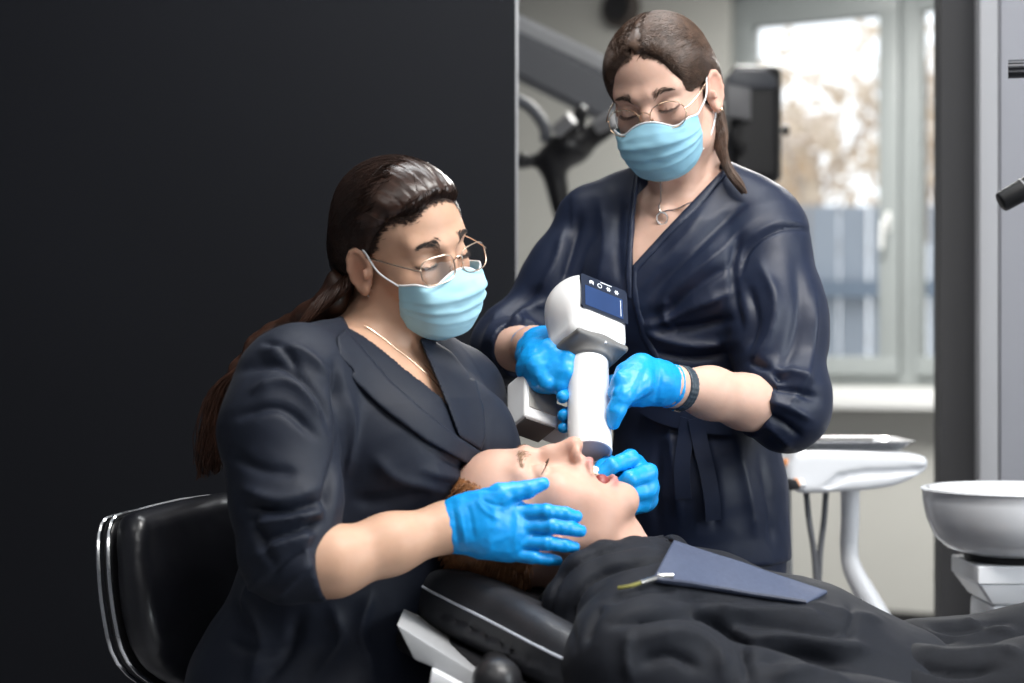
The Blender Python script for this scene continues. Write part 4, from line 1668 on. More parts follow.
# body (skin): head, neck, chest, arms in one surface
b1 = Field()
h1.skull(b1)
h1.lids(b1)
h1.lips(b1)
h1.skin = b1
h1.C(b1, (0, -.030, -.050), (0, -.050, -.115), .053, .052, .03)
b1.cone(h1.w(0, -.048, -.10), P(378, 348, 2.41), .052, .066, .04)
for s in (1, -1):                                                                  # neck muscles to the collar bones
    b1.cone(h1.w(s * .045, -.022, -.055), P(400, 350, 2.36) + SH1 * (.015 * -s), .014, .012, .02)
torso1(b1, -.010)
el, wr = P(292, 563, 2.15), P(449, 526.5, 2.215)
b1.chain([P(287, 392, 2.25), P(284, 480, 2.2), el], [.048, .040, .036], .03, .03)
b1.chain([el, P(334, 562, 2.15), P(390, 544, 2.18), wr, P(468, 524, 2.222)], [.036, .0365, .0325, .0265, .024], .03, .02)
el2, wr2 = P(487, 520, 2.64), P(590, 500, 2.50)
b1.chain([P(458, 402, 2.52), el2], [.048, .04], .03)
b1.chain([el2, P(540, 508, 2.57), wr2, P(602, 496, 2.48)], [.04, .036, .026, .024], .02, .02)
field_obj('body', b1, .0030, M_skin1, d1, colf=lambda v: h1.colour(v, SK1))
for s in (1, -1):
    h1.brow(s, d1, M_browd, .0028, 130, 5 + s, z0=.0185)
    h1.lashes(s, d1, M_browd)

# tunic
t1 = Field()
torso1(t1, 0.0)
sleeve = Field()
low = Field()
low.cone(P(291, 554, 2.152), P(338, 556, 2.148), .0575, .050)
low.plane(P(316, 559, 2.15), V3(1, 0, .28))
sleeve.chain([P(291, 386, 2.235), P(280, 432, 2.205), P(287, 500, 2.175), P(290, 548, 2.155)], [.066, .0655, .058, .054], 0, .03)
sleeve.func(lambda x, y, z: low.at(x, y, z), *low.bounds(), k=.012)
t1.func(lambda x, y, z: sleeve.at(x, y, z), *sleeve.bounds(), k=.025)
t1.chain([P(458, 401, 2.52), P(470, 452, 2.58), P(490, 520, 2.645)], [.062, .058, .052], .03, .03)
t1.chain([P(490, 520, 2.645), P(530, 512, 2.585)], [.05, .043], .03)
# lap of the tunic and thighs in the same dark cloth
for dY, xk in ((-.085, .20), (.085, .24)):
    t1.chain([P(322, 735, 2.40) + V3(0, dY, 0), V3(xk - .02, 2.40 + dY * 1.3, .555)], [.125, .088], .06)
t1.plane(V3(0, 0, .50), V3(0, 0, -1))
vn = [(343, 318), (356, 340), (391, 381), (425, 411), (458, 436), (447, 405), (436, 378), (426, 354), (420, 338), (428, 312), (385, 290)]
t1.func(panel_prism(vn, 1.9, 2.45), P(335, 445, 2.5) - .2, P(470, 285, 2.2) + .2, .004, 's')
neckhole = Field()
neckhole.cone(h1.w(0, -.045, -.08), P(380, 360, 2.41), .066, .069)
t1.sub(neckhole, .008)
F1 = [  # creases read from the photograph: points, half width px, height mm
    ([(258, 352), (300, 352), (330, 378)], 7, 6), ([(240, 372), (280, 366), (318, 400), (334, 440)], 5, -5), ([(250, 392), (290, 384), (326, 420)], 6, 6),
    ([(232, 418), (280, 408), (320, 440)], 5, -4), ([(262, 342), (285, 352), (300, 372)], 4, -4),
    ([(228, 452), (262, 470), (300, 474)], 6, -3), ([(240, 488), (280, 500), (322, 486)], 6, 5), ([(244, 506), (284, 512), (326, 500)], 4, -6),
    ([(250, 526), (290, 520), (328, 510)], 5, 7), ([(262, 540), (295, 531), (322, 522)], 4, -6), ([(254, 558), (282, 545), (316, 534)], 5, 6),
    ([(268, 582), (288, 562), (312, 546)], 4, -4), ([(276, 598), (296, 576), (312, 562)], 4, 4), ([(252, 512), (262, 540), (275, 566)], 5, -4),
    ([(334, 362), (338, 400), (340, 445), (330, 490), (326, 520)], 5, -9), ([(345, 392), (352, 430), (345, 480)], 8, 4),
    ([(372, 455), (400, 480), (450, 492)], 9, 4), ([(352, 500), (390, 500), (430, 488)], 7, -3), ([(420, 470), (455, 478), (478, 492)], 6, 4),
    ([(440, 455), (470, 470), (500, 462)], 5, -4), ([(470, 400), (478, 440), (484, 470)], 4, -3),
    ([(245, 600), (262, 640), (250, 683)], 9, 5), ([(300, 612), (290, 650), (262, 683)], 7, -5), ([(330, 602), (340, 640), (312, 683)], 8, 5),
    ([(226, 640), (260, 652), (300, 640)], 6, -3), ([(372, 590), (360, 630), (375, 683)], 8, 5), ([(262, 575), (250, 590), (246, 610)], 5, 4)]


def cloth_disp(lines, seed, amp=.0015, gain=1.5):
    def fn(v, f):
        v = folds(v, f, [(l[0], l[1], l[2] * gain, *l[3:]) for l in lines])
        n = vnormals(v, f)
        w = v + .02 * np.stack([vnoise(v, 9, seed + 1), vnoise(v, 9, seed + 2), vnoise(v, 9, seed + 3)], 1)
        return v + n * (amp * vnoise(w * np.array([1, 1, 1.6]), 22, seed) + amp * .6 * (1 - np.abs(vnoise(w, 34, seed + 7))))[:, None]
    return fn


tun1 = field_obj('tunic', t1, .0036, M_navy1, d1, cloth_disp(F1, 11))


def shell_panel(name, base, poly, y0, y1, off, m, parent, res=.0025, folds_=None, rd=.003):
    """A panel of cloth lying on the garment: the garment's own surface raised inside an outline."""
    f = Field()
    pr = panel_prism(poly, y0, y1)
    ps = np.array([P(x, y, Y) for x, y in poly for Y in (y0, y1)])

    def fn(x, y, z):
        d = base.at(x, y, z)
        q = np.maximum(d - off, -(d + .006))
        return -smin(-q, -pr(x, y, z), rd)
    f.func(fn, ps.min(0), ps.max(0))
    return field_obj(name, f, res, m, parent, folds_, single=True)


base1 = Field()
torso1(base1, 0.0)
shell_panel('lapel', base1, [(336, 338), (346, 328), (357, 341), (391, 381), (425, 411), (459, 437), (482, 452), (469, 465), (425, 441), (382, 409), (353, 381), (349, 376), (353, 371), (338, 356)], 2.1, 2.45, .0065, M_navy1, tun1)
shell_panel('lapel', base1, [(419, 338), (430, 338), (452, 352), (468, 372), (470, 378), (476, 380), (484, 408), (486, 436), (481, 451), (459, 437), (447, 405), (436, 378)], 2.1, 2.55, .0065, M_navy1, tun1)
# far side of the opening closes at the waist with a seam
# trousers and shoes below the picture
tr1 = Field()
for dY, xk in ((-.085, .20), (.085, .24)):
    hip, kn, an = V3(-.2, 2.42 + dY, .56), V3(xk, 2.40 + dY * 1.3, .55), V3(xk - .02, 2.38 + dY * 1.3, .13)
    tr1.chain([hip, kn, an], [.10, .078, .058], .02, .03)
field_obj('trousers', tr1, .009, M_navy1, d1)
for dY, xk in ((-.085, .20), (.085, .24)):
    sh = Field()
    a = V3(xk - .03, 2.38 + dY * 1.3, .045)
    sh.loft([a + V3(-.04, 0, .01), a + V3(.08, 0, 0), a + V3(.17, 0, -.01)], [.04, .045, .036], [.045, .042, .03], V3(0, 1, 0))
    sh.cone(a, a + V3(0, 0, .06), .042, k=.02)
    sh.plane(V3(0, 0, .002), V3(0, 0, -1))
    field_obj('shoe', sh, .005, M_wplast, d1)


# gloves ------------------------------------------------------------
def glove_disp(wrist_px, seed, amp=.0009):
    def fn(v, f):
        n = vnormals(v, f)
        wv = v + .006 * np.stack([vnoise(v, 40, seed), vnoise(v, 40, seed + 1), vnoise(v, 40, seed + 2)], 1)
        d = amp * (1 - 2 * np.abs(vnoise(wv, 70, seed))) * .6 + .0005 * vnoise(v, 150, seed + 3)
        return v + n * d[:, None]
    return fn


def cuff_ring(f, c, axis, r, flat=1.0, side=None, tr=.0022, wob=.002, seed=0):
    """Rolled bead at the opening of a glove."""
    axis = norm(axis)
    x = norm(np.cross(axis, V3(.1, .9, .3))) if side is None else norm(side - axis * (np.asarray(side) @ axis))
    y = np.cross(axis, x)
    rng = np.random.default_rng(seed)
    ph = rng.uniform(0, 6, 3)
    pts = []
    for a in np.linspace(0, 2 * math.pi, 25):
        w = wob * (math.sin(2 * a + ph[0]) + .6 * math.sin(3 * a + ph[1]))
        pts.append(np.asarray(c) + r * (math.cos(a) * x + flat * math.sin(a) * y) + axis * w)
    f.chain(pts, [tr] * len(pts), .003, 0)


# the near hand lying along the patient's cheek
ga = Field()
YA = 2.212
ga.loft([P(444, 527.5, YA + .004), P(462, 525, YA), P(488, 526, YA - .006), P(514, 531, YA + .002), P(524, 533, YA + .006)], [.0275, .0285, .0345, .0315, .026], [.0265, .0255, .020, .0155, .013], V3(-.05, 0, 1.0), k=0)
ga.chain([P(468, 509, YA - .004), P(500, 494.5, YA - .012), P(527, 489.5, YA - .004), P(543.5, 484, YA)], [.0165, .0132, .0102, .0076], .016, .004)
for pts, r in (([(515, 512), (547, 511.5), (565, 514), (576.5, 516.5)], 1.0), ([(518, 526.5), (551, 526), (570, 528.5), (581, 531)], 1.02),
               ([(514, 541), (547, 543), (564, 545.5), (574.5, 547)], .97), ([(504, 553), (533, 557.5), (548, 559.5), (558, 560.5)], .84)):
    q = [P(pts[0][0], pts[0][1], YA - .002), P(*pts[1], YA - .008), P(*pts[2], YA - .002), P(*pts[3], YA + .006)]
    ga.chain(q, [.0102 * r, .0088 * r, .0080 * r, .0070 * r], .0028, .002)
    ga.ell(q[1], np.array([.0098, .0092, .0088]) * r, k=.0025)
cuff_ring(ga, P(444, 528, YA + .003), P(462, 525, YA) - P(440, 529, YA), .0285, .95, V3(0, 0, 1), seed=3)
fa = [([(446, 508), (450, 528), (455, 547)], 2.2, 1.5), ([(453, 506), (456, 526), (460, 548)], 2.0, -1.3), ([(459, 506), (463, 528), (466, 550)], 2.2, 1.4), ([(468, 505), (471, 520), (474, 540)], 2.4, -1.0),
      ([(476, 500), (486, 512), (500, 520)], 2.5, 1.0), ([(480, 498), (494, 505), (506, 506)], 2.0, -1.2), ([(511, 503), (516, 516), (516, 532), (510, 548)], 3, .9),
      ([(548, 505), (549, 517)], 1.4, -.7), ([(552, 519), (553, 533)], 1.4, -.7), ([(548, 536), (549, 549)], 1.4, -.7)]
field_obj('glove', ga, .0017, M_glove, d1, lambda v, f: glove_disp(None, 4)(folds(v, f, fa), f))

# the far hand holding the sensor in the patient's mouth
gb = Field()
gb.chain([wr2, P(600, 498, 2.47)], [.028, .027], 0)
gb.loft([P(600, 498, 2.47), P(622, 487, 2.44), P(640, 482, 2.43)], [.030, .036, .032], [.020, .018, .014], V3(-.3, 0, 1.0), k=.01)
for q, r in (([P(634, 464, 2.43), P(630, 459, 2.375), P(612, 466, 2.352), P(600, 474, 2.350)], 1.0),
             ([P(645, 476, 2.43), P(648, 473, 2.375), P(630, 479, 2.352), P(618, 485, 2.36)], 1.05),
             ([P(649, 488, 2.43), P(648, 489, 2.375), P(630, 494, 2.355), P(620, 499, 2.37)], 1.02),
             ([P(647, 501, 2.43), P(643, 503, 2.382), P(628, 507, 2.365), P(620, 511, 2.38)], .95),
             ([P(616, 474, 2.43), P(609, 464, 2.40), P(603, 467, 2.375), P(598, 471, 2.362)], .98)):
    gb.chain(q, [.0125 * r, .0112 * r, .0098 * r, .0082 * r], .012, .004)
field_obj('glove', gb, .0019, M_glove, d1, glove_disp(None, 9))

# mask, spectacles
mk1 = face_mask(h1, d1, M_maskc, M_maskw, 2)
eyeglasses(h1, d1, M_gold, M_lens, w=.027, hh=.0185, cy=.108, cz=-.010, shape=3.4)

# hair
tie1 = (.016, -.100, -.032)
hv1 = Field()
scalp_hair(h1, hv1, tie1, bulk=.011)
# keep the face and ears free: cut along the hairline
cut = Field()
h1.E(cut, (0, .102, -.004), (.080, .056, .090), 0)
h1.E(cut, (0, .080, -.085), (.12, .078, .075), .02)
for s in (1, -1):
    h1.E(cut, (s * .082, .020, -.030), (.028, .034, .044), .02)
    h1.E(cut, (s * .078, .054, .004), (.029, .038, .048), .02)
    h1.E(cut, (s * .060, .070, .036), (.025, .028, .030), .02)
    h1.E(cut, (s * .092, -.006, -.020), (.024, .024, .037), .008)
    h1.E(cut, (s * .066, -.02, -.075), (.03, .036, .034), .01)
hv1.sub(cut, .018)


def groove(h, tie, amp, seed, fr=260):
    """Combed relief: ridges that run towards the tie."""
    def fn(v, f):
        q = h.loc(v) - np.array(tie)
        th = np.arctan2(q[:, 0], q[:, 2] + .02)
        r = np.linalg.norm(q, axis=1)
        n = vnormals(v, f)
        d = np.sin(th * fr * .12 + 5 * vnoise(q, 18, seed)) * .5 + vnoise(np.stack([th * 14, r * 12, th * 0], 1), 1.0, seed) + .6 * vnoise(np.stack([th * 45, r * 20, th * 0], 1), 1.0, seed + 2)
        return v + n * (amp * d)[:, None]
    return fn


hair1 = field_obj('hair', hv1, .0025, M_hair1, d1, groove(h1, tie1, .0010, 3))
top1 = [(.062, .040, .018), (.052, .062, .052), (.030, .078, .072), (0, .082, .080), (-.030, .078, .072), (-.052, .062, .052)]
hair_locks(h1, hv1, top1, tie1, 2400, M_hair1, hair1, 'combed_locks', jit=.006, seed=1, up=.03, lift=.0016, r0=.0006, r1=.0005)
hair_locks(h1, hv1, [(.070, .030, .0), (.075, .005, .028), (.07, -.01, .07), (.04, -.0, .105), (0, .0, .115), (-.04, 0, .1)], tie1, 2200, M_hair1, hair1, 'combed_locks', jit=.012, seed=2, up=.01, lift=.0016, r0=.0006, r1=.0005)
hl1 = [(.075, .016, .012), (.071, .030, .036), (.061, .050, .060), (.044, .074, .060), (.022, .082, .076), (0, .085, .080), (-.022, .082, .076), (-.044, .074, .060), (-.06, .06, .038)]
hairline(h1, hv1, hl1, tie1, 1900, M_hair1, hair1, 41, jit=.0035)
cuff = Field()
tq = h1.w(np.array(tie1))
cuff_ring(cuff, h1.w(.016, -.104, -.036), h1.w(.016, -.118, -.046) - h1.w(.016, -.09, -.026), .021, 1, tr=.006, wob=0)
field_obj('hair_tie', cuff, .002, M_black, hair1)
# ponytail over the shoulder blade
rng = np.random.default_rng(8)
core = [h1.w(.016, -.104, -.036), P(341, 279, 2.375), P(327, 305, 2.375), P(286, 332, 2.42), P(250, 362, 2.43), P(230, 415, 2.43), P(216, 470, 2.43)]
wid = [.016, .034, .048, .050, .050, .042, .020]
path = catmull(core, 5)
wv = np.interp(np.linspace(0, 1, len(path)), np.linspace(0, 1, 7), wid)
pt = Field()
pt.chain(path[::3], (wv[::3] * .34).tolist(), 0, .02)
field_obj('ponytail', pt, .005, M_hair1b, d1, lambda v, f: v + vnormals(v, f) * (.004 * vnoise(v * np.array([1.6, 1, .8]), 50, 2))[:, None])
S = []
for i in range(2600):
    a, r = rng.uniform(0, 6.28), math.sqrt(rng.random()) * (1.0 if i % 6 else 1.25)
    ph = rng.uniform(0, 6.28)
    end = rng.uniform(.72, 1.0)
    s_ = np.linspace(0, end, 18)
    pp = np.stack([np.interp(s_, np.linspace(0, 1, len(path)), path[:, k]) for k in range(3)], 1)
    ww = np.interp(s_, np.linspace(0, 1, len(path)), wv)
    wig = .008 * np.sin(s_ * rng.uniform(6, 13) + ph) * s_
    S.append(pp + np.outer(ww * r * math.cos(a) + wig, [.75, .2, .62]) + np.outer(ww * r * math.sin(a) * .7, [.2, -.97, .0]) + np.outer(wig, [.6, 0, -.3]))
strands_obj('ponytail_strands', S, .0011, .0006, M_hair1b, d1, kind='stuff')
# fine chain at the neck
nk = b1.snap(np.array([P(x, y, 2.33) for x, y in catmull([(362, 338), (385, 362), (402, 378), (420, 395), (430, 404), (428, 385), (424, 365)], 5)]), .001, 5)
tube_obj('neck_chain', nk, .0005, M_gold, d1, 5)
# ------------------------------------------------------------------ standing assistant
SK2 = (0.57, 0.365, 0.285)
M_skin2 = skin_mat('fair_skin', SK2)
M_hair2 = mat('ash_brown_hair', (0.062, 0.036, 0.024), 0.38, spec=0.5, noise=(90, 0.45), bump=(300, 0.2, 0.001))
M_navy2 = mat('navy_satin_tunic_cloth', (0.0064, 0.0115, 0.0305), 0.48, spec=0.40, sheen=0.03, noise=(300, 0.1), bump=(1400, 0.15, 0.0005))
M_gold2 = mat('bright_gold_wire', (0.80, 0.60, 0.42), 0.22, metal=1.0, noise=(20, 0.05))
M_silver = mat('silver', (0.75, 0.74, 0.72), 0.25, metal=1.0, noise=(20, 0.05))
M_watch = mat('dark_watch_strap', (0.03, 0.045, 0.06), 0.45, noise=(50, 0.1))

d2 = thing('person', 'standing assistant in navy wrap tunic and blue mask holding the x-ray device', 'person', (0.23, 2.78, 0.0))
h2 = Head(P(664, 92, 2.70), rotm('z', 180 - 24) @ rotm('x', -23) @ rotm('y', 7), 0.91, nose=.011)
SH2 = norm(V3(.95, -.30, 0))                  # towards the viewer's right
FW2 = V3(-.30, -.95, 0)


def torso2(f, off):
    f.loft([P(685, 222, 2.76), P(684, 268, 2.75), P(690, 345, 2.75), P(692, 410, 2.76), P(696, 480, 2.77), P(697, 530, 2.78)],
           [.150 + off, .150 + off, .126 + off, .104 + off, .116 + off, .124 + off],
           [.085 + off, .108 + off, .105 + off, .098 + off, .118 + off, .125 + off], SH2)
    f.cone(P(684, 188, 2.76), P(684, 225, 2.76), .050 + off, .085 + off, .05)
    for s in (-.065, .065):
        f.ell(P(683, 292, 2.75) + SH2 * s + FW2 * .062, (.056 + off, .054 + off, .058 + off), k=.05)
    f.cone(P(690, 200, 2.76), P(768, 228, 2.70), .038 + off, .050 + off, .05)
    f.cone(P(678, 200, 2.77), P(592, 220, 2.80), .038 + off, .048 + off, .05)


b2 = Field()
h2.skull(b2)
h2.lids(b2)
h2.lips(b2)
h2.skin = b2
h2.C(b2, (0, -.026, -.05), (0, -.044, -.11), .047, .045, .03)
b2.cone(h2.w(0, -.042, -.095), P(682, 200, 2.765), .042, .055, .04)
for s in (1, -1):
    b2.cone(h2.w(s * .042, -.022, -.05), P(676, 208, 2.70) + SH2 * (-.012 * s), .0125, .011, .02)
    b2.cone(P(677, 211, 2.675) + SH2 * (-.02 * s), P(682, 203, 2.71) - SH2 * (.07 * s), .009, .007, .018)      # collar bones
torso2(b2, -.010)
elR, wrR = P(776, 409, 2.58), P(671, 386, 2.475)         # viewer's right arm
b2.chain([P(770, 240, 2.68), P(778, 330, 2.63), elR], [.036, .034, .032], .03, .03)
b2.chain([elR, P(745, 402, 2.55), P(710, 393, 2.515), wrR, P(658, 383, 2.465)], [.032, .0345, .032, .0235, .022], .03, .02)
elL, wrL = P(503, 352, 2.74), P(534, 347, 2.60)          # viewer's left arm
b2.chain([P(588, 232, 2.80), P(548, 300, 2.78), elL], [.040, .036, .032], .03, .03)
b2.chain([elL, P(517, 349, 2.67), wrL, P(541, 347, 2.57)], [.030, .029, .025, .024], .03, .02)
field_obj('body', b2, .0029, M_skin2, d2, colf=lambda v: h2.colour(v, SK2))
for s in (1, -1):
    h2.brow(s, d2, mat('brown_brow_hair', (.05, .03, .02), .6, noise=(100, .3)), .0022, 110, 15 + s, z0=.0165)
    h2.lashes(s, d2, M_browd)

t2 = Field()
torso2(t2, 0.0)
# tunic skirt to the hip
t2.loft([P(692, 420, 2.76), P(697, 490, 2.77), P(699, 560, 2.78)], [.108, .121, .132], [.102, .122, .130], SH2, k=.03)
# wide sleeves gathered above the elbow
slR = Field()
slR.chain([P(768, 242, 2.68), P(776, 320, 2.64), P(781, 388, 2.60)], [.060, .064, .062], 0, .04)
slR.ell(P(787, 412, 2.585), (.052, .058, .055), k=.04)
lowR = Field()
lowR.cone(P(785, 405, 2.59), P(742, 401, 2.55), .060, .041)
lowR.plane(P(757, 404, 2.56), norm(P(735, 398, 2.54) - P(765, 405, 2.56)))
slR.plane(P(752, 404, 2.56), norm(V3(-1, -.35, -.35)), k=.02)
slR.func(lambda x, y, z: lowR.at(x, y, z), *lowR.bounds(), k=.01)
t2.func(lambda x, y, z: slR.at(x, y, z), *slR.bounds(), k=.018)
slL = Field()
slL.chain([P(592, 230, 2.80), P(566, 285, 2.79), P(530, 330, 2.775)], [.056, .060, .052], 0, .04)
slL.ell(P(507, 346, 2.75), (.052, .055, .054), k=.04)
lowL = Field()
lowL.cone(P(506, 350, 2.74), P(528, 347, 2.63), .052, .038)
lowL.plane(P(519, 348, 2.665), norm(P(530, 347, 2.62) - P(510, 350, 2.72)))
slL.func(lambda x, y, z: lowL.at(x, y, z), *lowL.bounds(), k=.01)
t2.func(lambda x, y, z: slL.at(x, y, z), *slL.bounds(), k=.018)
vn2 = [(640, 170), (638.5, 178), (634, 220), (632, 268), (634, 271), (668, 232), (700, 201), (726, 174), (715, 150), (660, 150)]
t2.func(panel_prism(vn2, 2.2, 2.765), P(620, 290, 2.8) - .2, P(740, 140, 2.5) + .2, .004, 's')
nh2 = Field()
nh2.cone(h2.w(0, -.045, -.08), P(684, 205, 2.765), .060, .062)
t2.sub(nh2, .008)
t2.plane(P(700, 557, 2.78), V3(-.02, 0, -1), k=.004)
F2 = [
    ([(714, 196), (690, 232), (662, 262), (640, 290)], 9, 3), ([(748, 200), (712, 232), (676, 268), (645, 300)], 6, -4), ([(760, 214), (724, 250), (684, 282), (650, 312)], 7, 5),
    ([(735, 262), (700, 284), (655, 322)], 5, -4), ([(738, 290), (700, 305), (662, 322), (640, 326)], 5, 5), ([(735, 318), (700, 326), (660, 330)], 5, -5), ([(738, 340), (700, 346), (664, 340), (645, 330)], 5, 5),
    ([(650, 350), (690, 358), (735, 352)], 4, -4), ([(672, 330), (664, 312), (668, 296)], 4, 4),
    ([(742, 232), (733, 262), (735, 300), (742, 330)], 4, -4), ([(812, 232), (790, 228), (765, 236), (748, 252), (740, 278)], 2.5, -3.5), ([(806, 226), (784, 222), (762, 230), (745, 245)], 4, 2.5),
    ([(760, 262), (775, 300), (768, 340), (748, 372)], 7, 6), ([(748, 285), (756, 320), (748, 352)], 5, -5), ([(795, 255), (800, 310), (788, 360), (768, 392)], 7, -4), ([(815, 290), (812, 340), (802, 385), (782, 412)], 6, 5),
    ([(748, 362), (765, 368), (790, 384)], 4, -5), ([(762, 372), (790, 372), (812, 384)], 5, 6), ([(764, 386), (792, 392), (818, 398)], 4, -5), ([(766, 400), (790, 408), (812, 420)], 4, 5),
    ([(764, 412), (785, 424), (802, 438)], 4, -5), ([(766, 424), (780, 436), (792, 448)], 3, 4), ([(756, 382), (760, 400), (757, 420), (748, 430)], 3, 2.5),
    ([(600, 200), (605, 240), (598, 290)], 7, 3), ([(580, 215), (572, 250), (560, 290)], 5, -5), ([(565, 230), (556, 262), (536, 300)], 5, 4), ([(620, 200), (618, 250), (622, 290)], 5, -2.5),
    ([(545, 285), (520, 305), (490, 330)], 5, -4), ([(550, 300), (526, 312), (500, 330)], 4, 5), ([(500, 310), (490, 330), (482, 352)], 4, 4), ([(512, 314), (502, 332), (498, 350)], 3, -4),
    ([(522, 316), (513, 330), (508, 345)], 3, 3.5), ([(488, 342), (496, 360), (506, 376)], 4, -3),
    ([(668, 420), (674, 470), (680, 520)], 6, 4), ([(700, 430), (712, 480), (716, 530)], 5, -4), ([(735, 440), (748, 490), (756, 540)], 7, 4), ([(652, 400), (690, 415), (730, 412)], 5, -4),
    ([(660, 385), (700, 398), (740, 430)], 4, 4), ([(660, 440), (656, 490), (658, 530)], 5, -3), ([(758, 450), (768, 500), (772, 545)], 5, -3)]
tun2 = field_obj('tunic', t2, .0038, M_navy2, d2, cloth_disp(F2, 31))
base2 = Field()
torso2(base2, 0.0)
# crossing front panel: raised edge running from the neck to the waist, and tie ends
ln = [(728, 172), (722, 170), (666, 229), (632, 266), (631.5, 300), (640, 335), (652, 358), (660, 366), (663, 363), (652, 342), (641, 312), (637, 285), (637, 272), (668, 238), (700, 207)]
shell_panel('wrap_edge', base2, ln, 2.3, 2.77, .0035, M_navy2, tun2)
ln = [(640, 172), (634, 172), (628, 222), (625, 275), (627, 300), (632, 300), (632, 268), (634, 222)]
shell_panel('collar_edge', base2, ln, 2.3, 2.77, .0035, M_navy2, tun2)


def ribbon(name, pts, w, th, m, parent, lift=.004, fld=None, side=None):
    pts = np.array(pts)
    path = catmull(pts, 6)
    if fld is not None:
        path = fld.snap(path, lift, 4)
    tan = np.gradient(path, axis=0)
    g = fld.grad(path) if fld is not None else np.tile(side, (len(path), 1))
    sd = np.cross(tan, g)
    sd /= np.linalg.norm(sd, axis=1, keepdims=True)
    bm = bmesh.new()
    rows = []
    for p, s_, n_ in zip(path, sd, g):
        rows.append([bm.verts.new(p + s_ * a * w + n_ * b * th) for a, b in ((-.5, -.5), (.5, -.5), (.5, .5), (-.5, .5))])
    for a, b in zip(rows, rows[1:]):
        for i in range(4):
            j = (i + 1) % 4
            bm.faces.new((a[i], a[j], b[j], b[i]))
    bm.faces.new(rows[0])
    bm.faces.new(rows[-1][::-1])
    return bm_obj(name, bm, m, parent, smooth=True, angle=40)


base2b = Field()
torso2(base2b, 0.002)
base2b.loft([P(692, 420, 2.76), P(697, 490, 2.77), P(699, 560, 2.78)], [.110, .123, .134], [.104, .124, .132], SH2, k=.03)
ribbon('waist_tie', [P(x, y, 2.64) for x, y in ((630, 405), (660, 414), (690, 420), (720, 424), (748, 424))], .030, .003, M_navy2, tun2, .004, base2b)
ribbon('tie_end', [P(x, y, 2.62) for x, y in ((696, 420), (702, 445), (708, 470), (713, 500), (715, 522))], .022, .0025, M_navy2, tun2, .008, base2b)
ribbon('tie_end', [P(x, y, 2.62) for x, y in ((688, 420), (683, 440), (680, 468), (682, 500))], .022, .0025, M_navy2, tun2, .006, base2b)
# trousers, shoes
tr2 = Field()
tr2.loft([P(696, 470, 2.77), P(697, 560, 2.78)], [.108, .122], [.105, .120], SH2)
for s in (-1, 1):
    hip = P(697, 520, 2.78) + SH2 * s * .058
    kn = V3(hip[0], 2.76, .48)
    tr2.chain([hip, kn, V3(hip[0], 2.78, .10)], [.072, .062, .052], .02, .03)
field_obj('trousers', tr2, .009, M_navy2, d2)
for s in (-1, 1):
    hip = P(697, 520, 2.78) + SH2 * s * .058
    sh = Field()
    a = V3(hip[0], 2.78, .045)
    sh.loft([a + V3(0, .03, .01), a + FW2 * .08, a + FW2 * .17 - V3(0, 0, .01)], [.04, .045, .036], [.045, .042, .03], SH2)
    sh.cone(a, a + V3(0, 0, .06), .042, k=.02)
    sh.plane(V3(0, 0, .002), V3(0, 0, -1))
    field_obj('shoe', sh, .005, M_wplast, d2)

# gloves: viewer's right hand steadies the tube, viewer's left hand holds the grip
gc_ = Field()
gc_.chain([P(668, 385.3, 2.472), P(655, 382, 2.455)], [.0275, .028], 0)
gc_.plane(P(671.5, 386, 2.476), norm(P(671, 386, 2.475) - P(655, 382, 2.455)))
gc_.loft([P(660, 383, 2.462), P(640, 380, 2.44), P(626, 383, 2.43)], [.029, .030, .027], [.022, .019, .016], V3(.25, 0, 1.0), k=.008)
gc_.chain([P(641, 384, 2.415), P(623, 396, 2.395), P(616, 411, 2.39), P(613.5, 423, 2.392)], [.0155, .0130, .0110, .0085], .012, .005)
gc_.chain([P(636, 374, 2.42), P(622, 381, 2.405), P(616, 392, 2.41)], [.0145, .0125, .011], .012, .005)
for (y0, y1, rr_) in ((378, 391, 1.0), (391, 409, .95), (398, 422, .85)):
    gc_.chain([P(630, y0, 2.47), P(600, y1 - 4, 2.495), P(575, y1 + 1, 2.465), P(563, y1 + 6, 2.425)], [.0115 * rr_, .0105 * rr_, .0095 * rr_, .0080 * rr_], .010, .004)
cuff_ring(gc_, P(669.5, 385.8, 2.473), P(655, 382, 2.455) - P(671, 386, 2.475), .0272, 1.0, V3(0, 0, 1), wob=.0008, seed=5)
fc_ = [([(640, 368), (634, 382), (626, 396)], 2.2, 1.3), ([(646, 366), (642, 382), (634, 398)], 2.4, -1.2), ([(652, 365), (650, 384), (644, 400)], 2.4, 1.2), ([(622, 386), (616, 394), (612, 398)], 1.6, -1.2), ([(626, 390), (620, 400), (614, 404)], 1.6, 1.2), ([(660, 366), (659, 384), (655, 402)], 2.2, -1.0)]
field_obj('glove', gc_, .0019, M_glove, d2, lambda v, f: glove_disp(None, 14)(folds(v, f, fc_), f))
gd = Field()
gd.chain([P(531, 347, 2.615), P(543, 348, 2.575)], [.029, .029], 0)
gd.loft([P(538, 348, 2.575), P(546, 360, 2.495), P(552, 376, 2.462)], [.034, .038, .032], [.022, .020, .018], V3(.8, 0, .5), k=.01)
for q, r in (([P(551, 352, 2.485), P(570, 360, 2.455), P(584, 368, 2.475)], 1.0), ([P(551, 366, 2.47), P(568, 374, 2.445), P(582, 379, 2.465)], 1.05),
             ([P(548, 380, 2.465), P(562, 387, 2.445), P(578, 388, 2.465)], 1.0), ([P(534, 350, 2.52), P(537, 366, 2.47), P(548, 384, 2.448)], 1.15)):
    gd.chain(q, [.0135 * r, .0115 * r, .010 * r], .012, .004)
cuff_ring(gd, P(535, 347.3, 2.602), P(543, 348, 2.575) - P(531, 347, 2.615), .0275, 1.0, V3(0, 0, 1), seed=6)
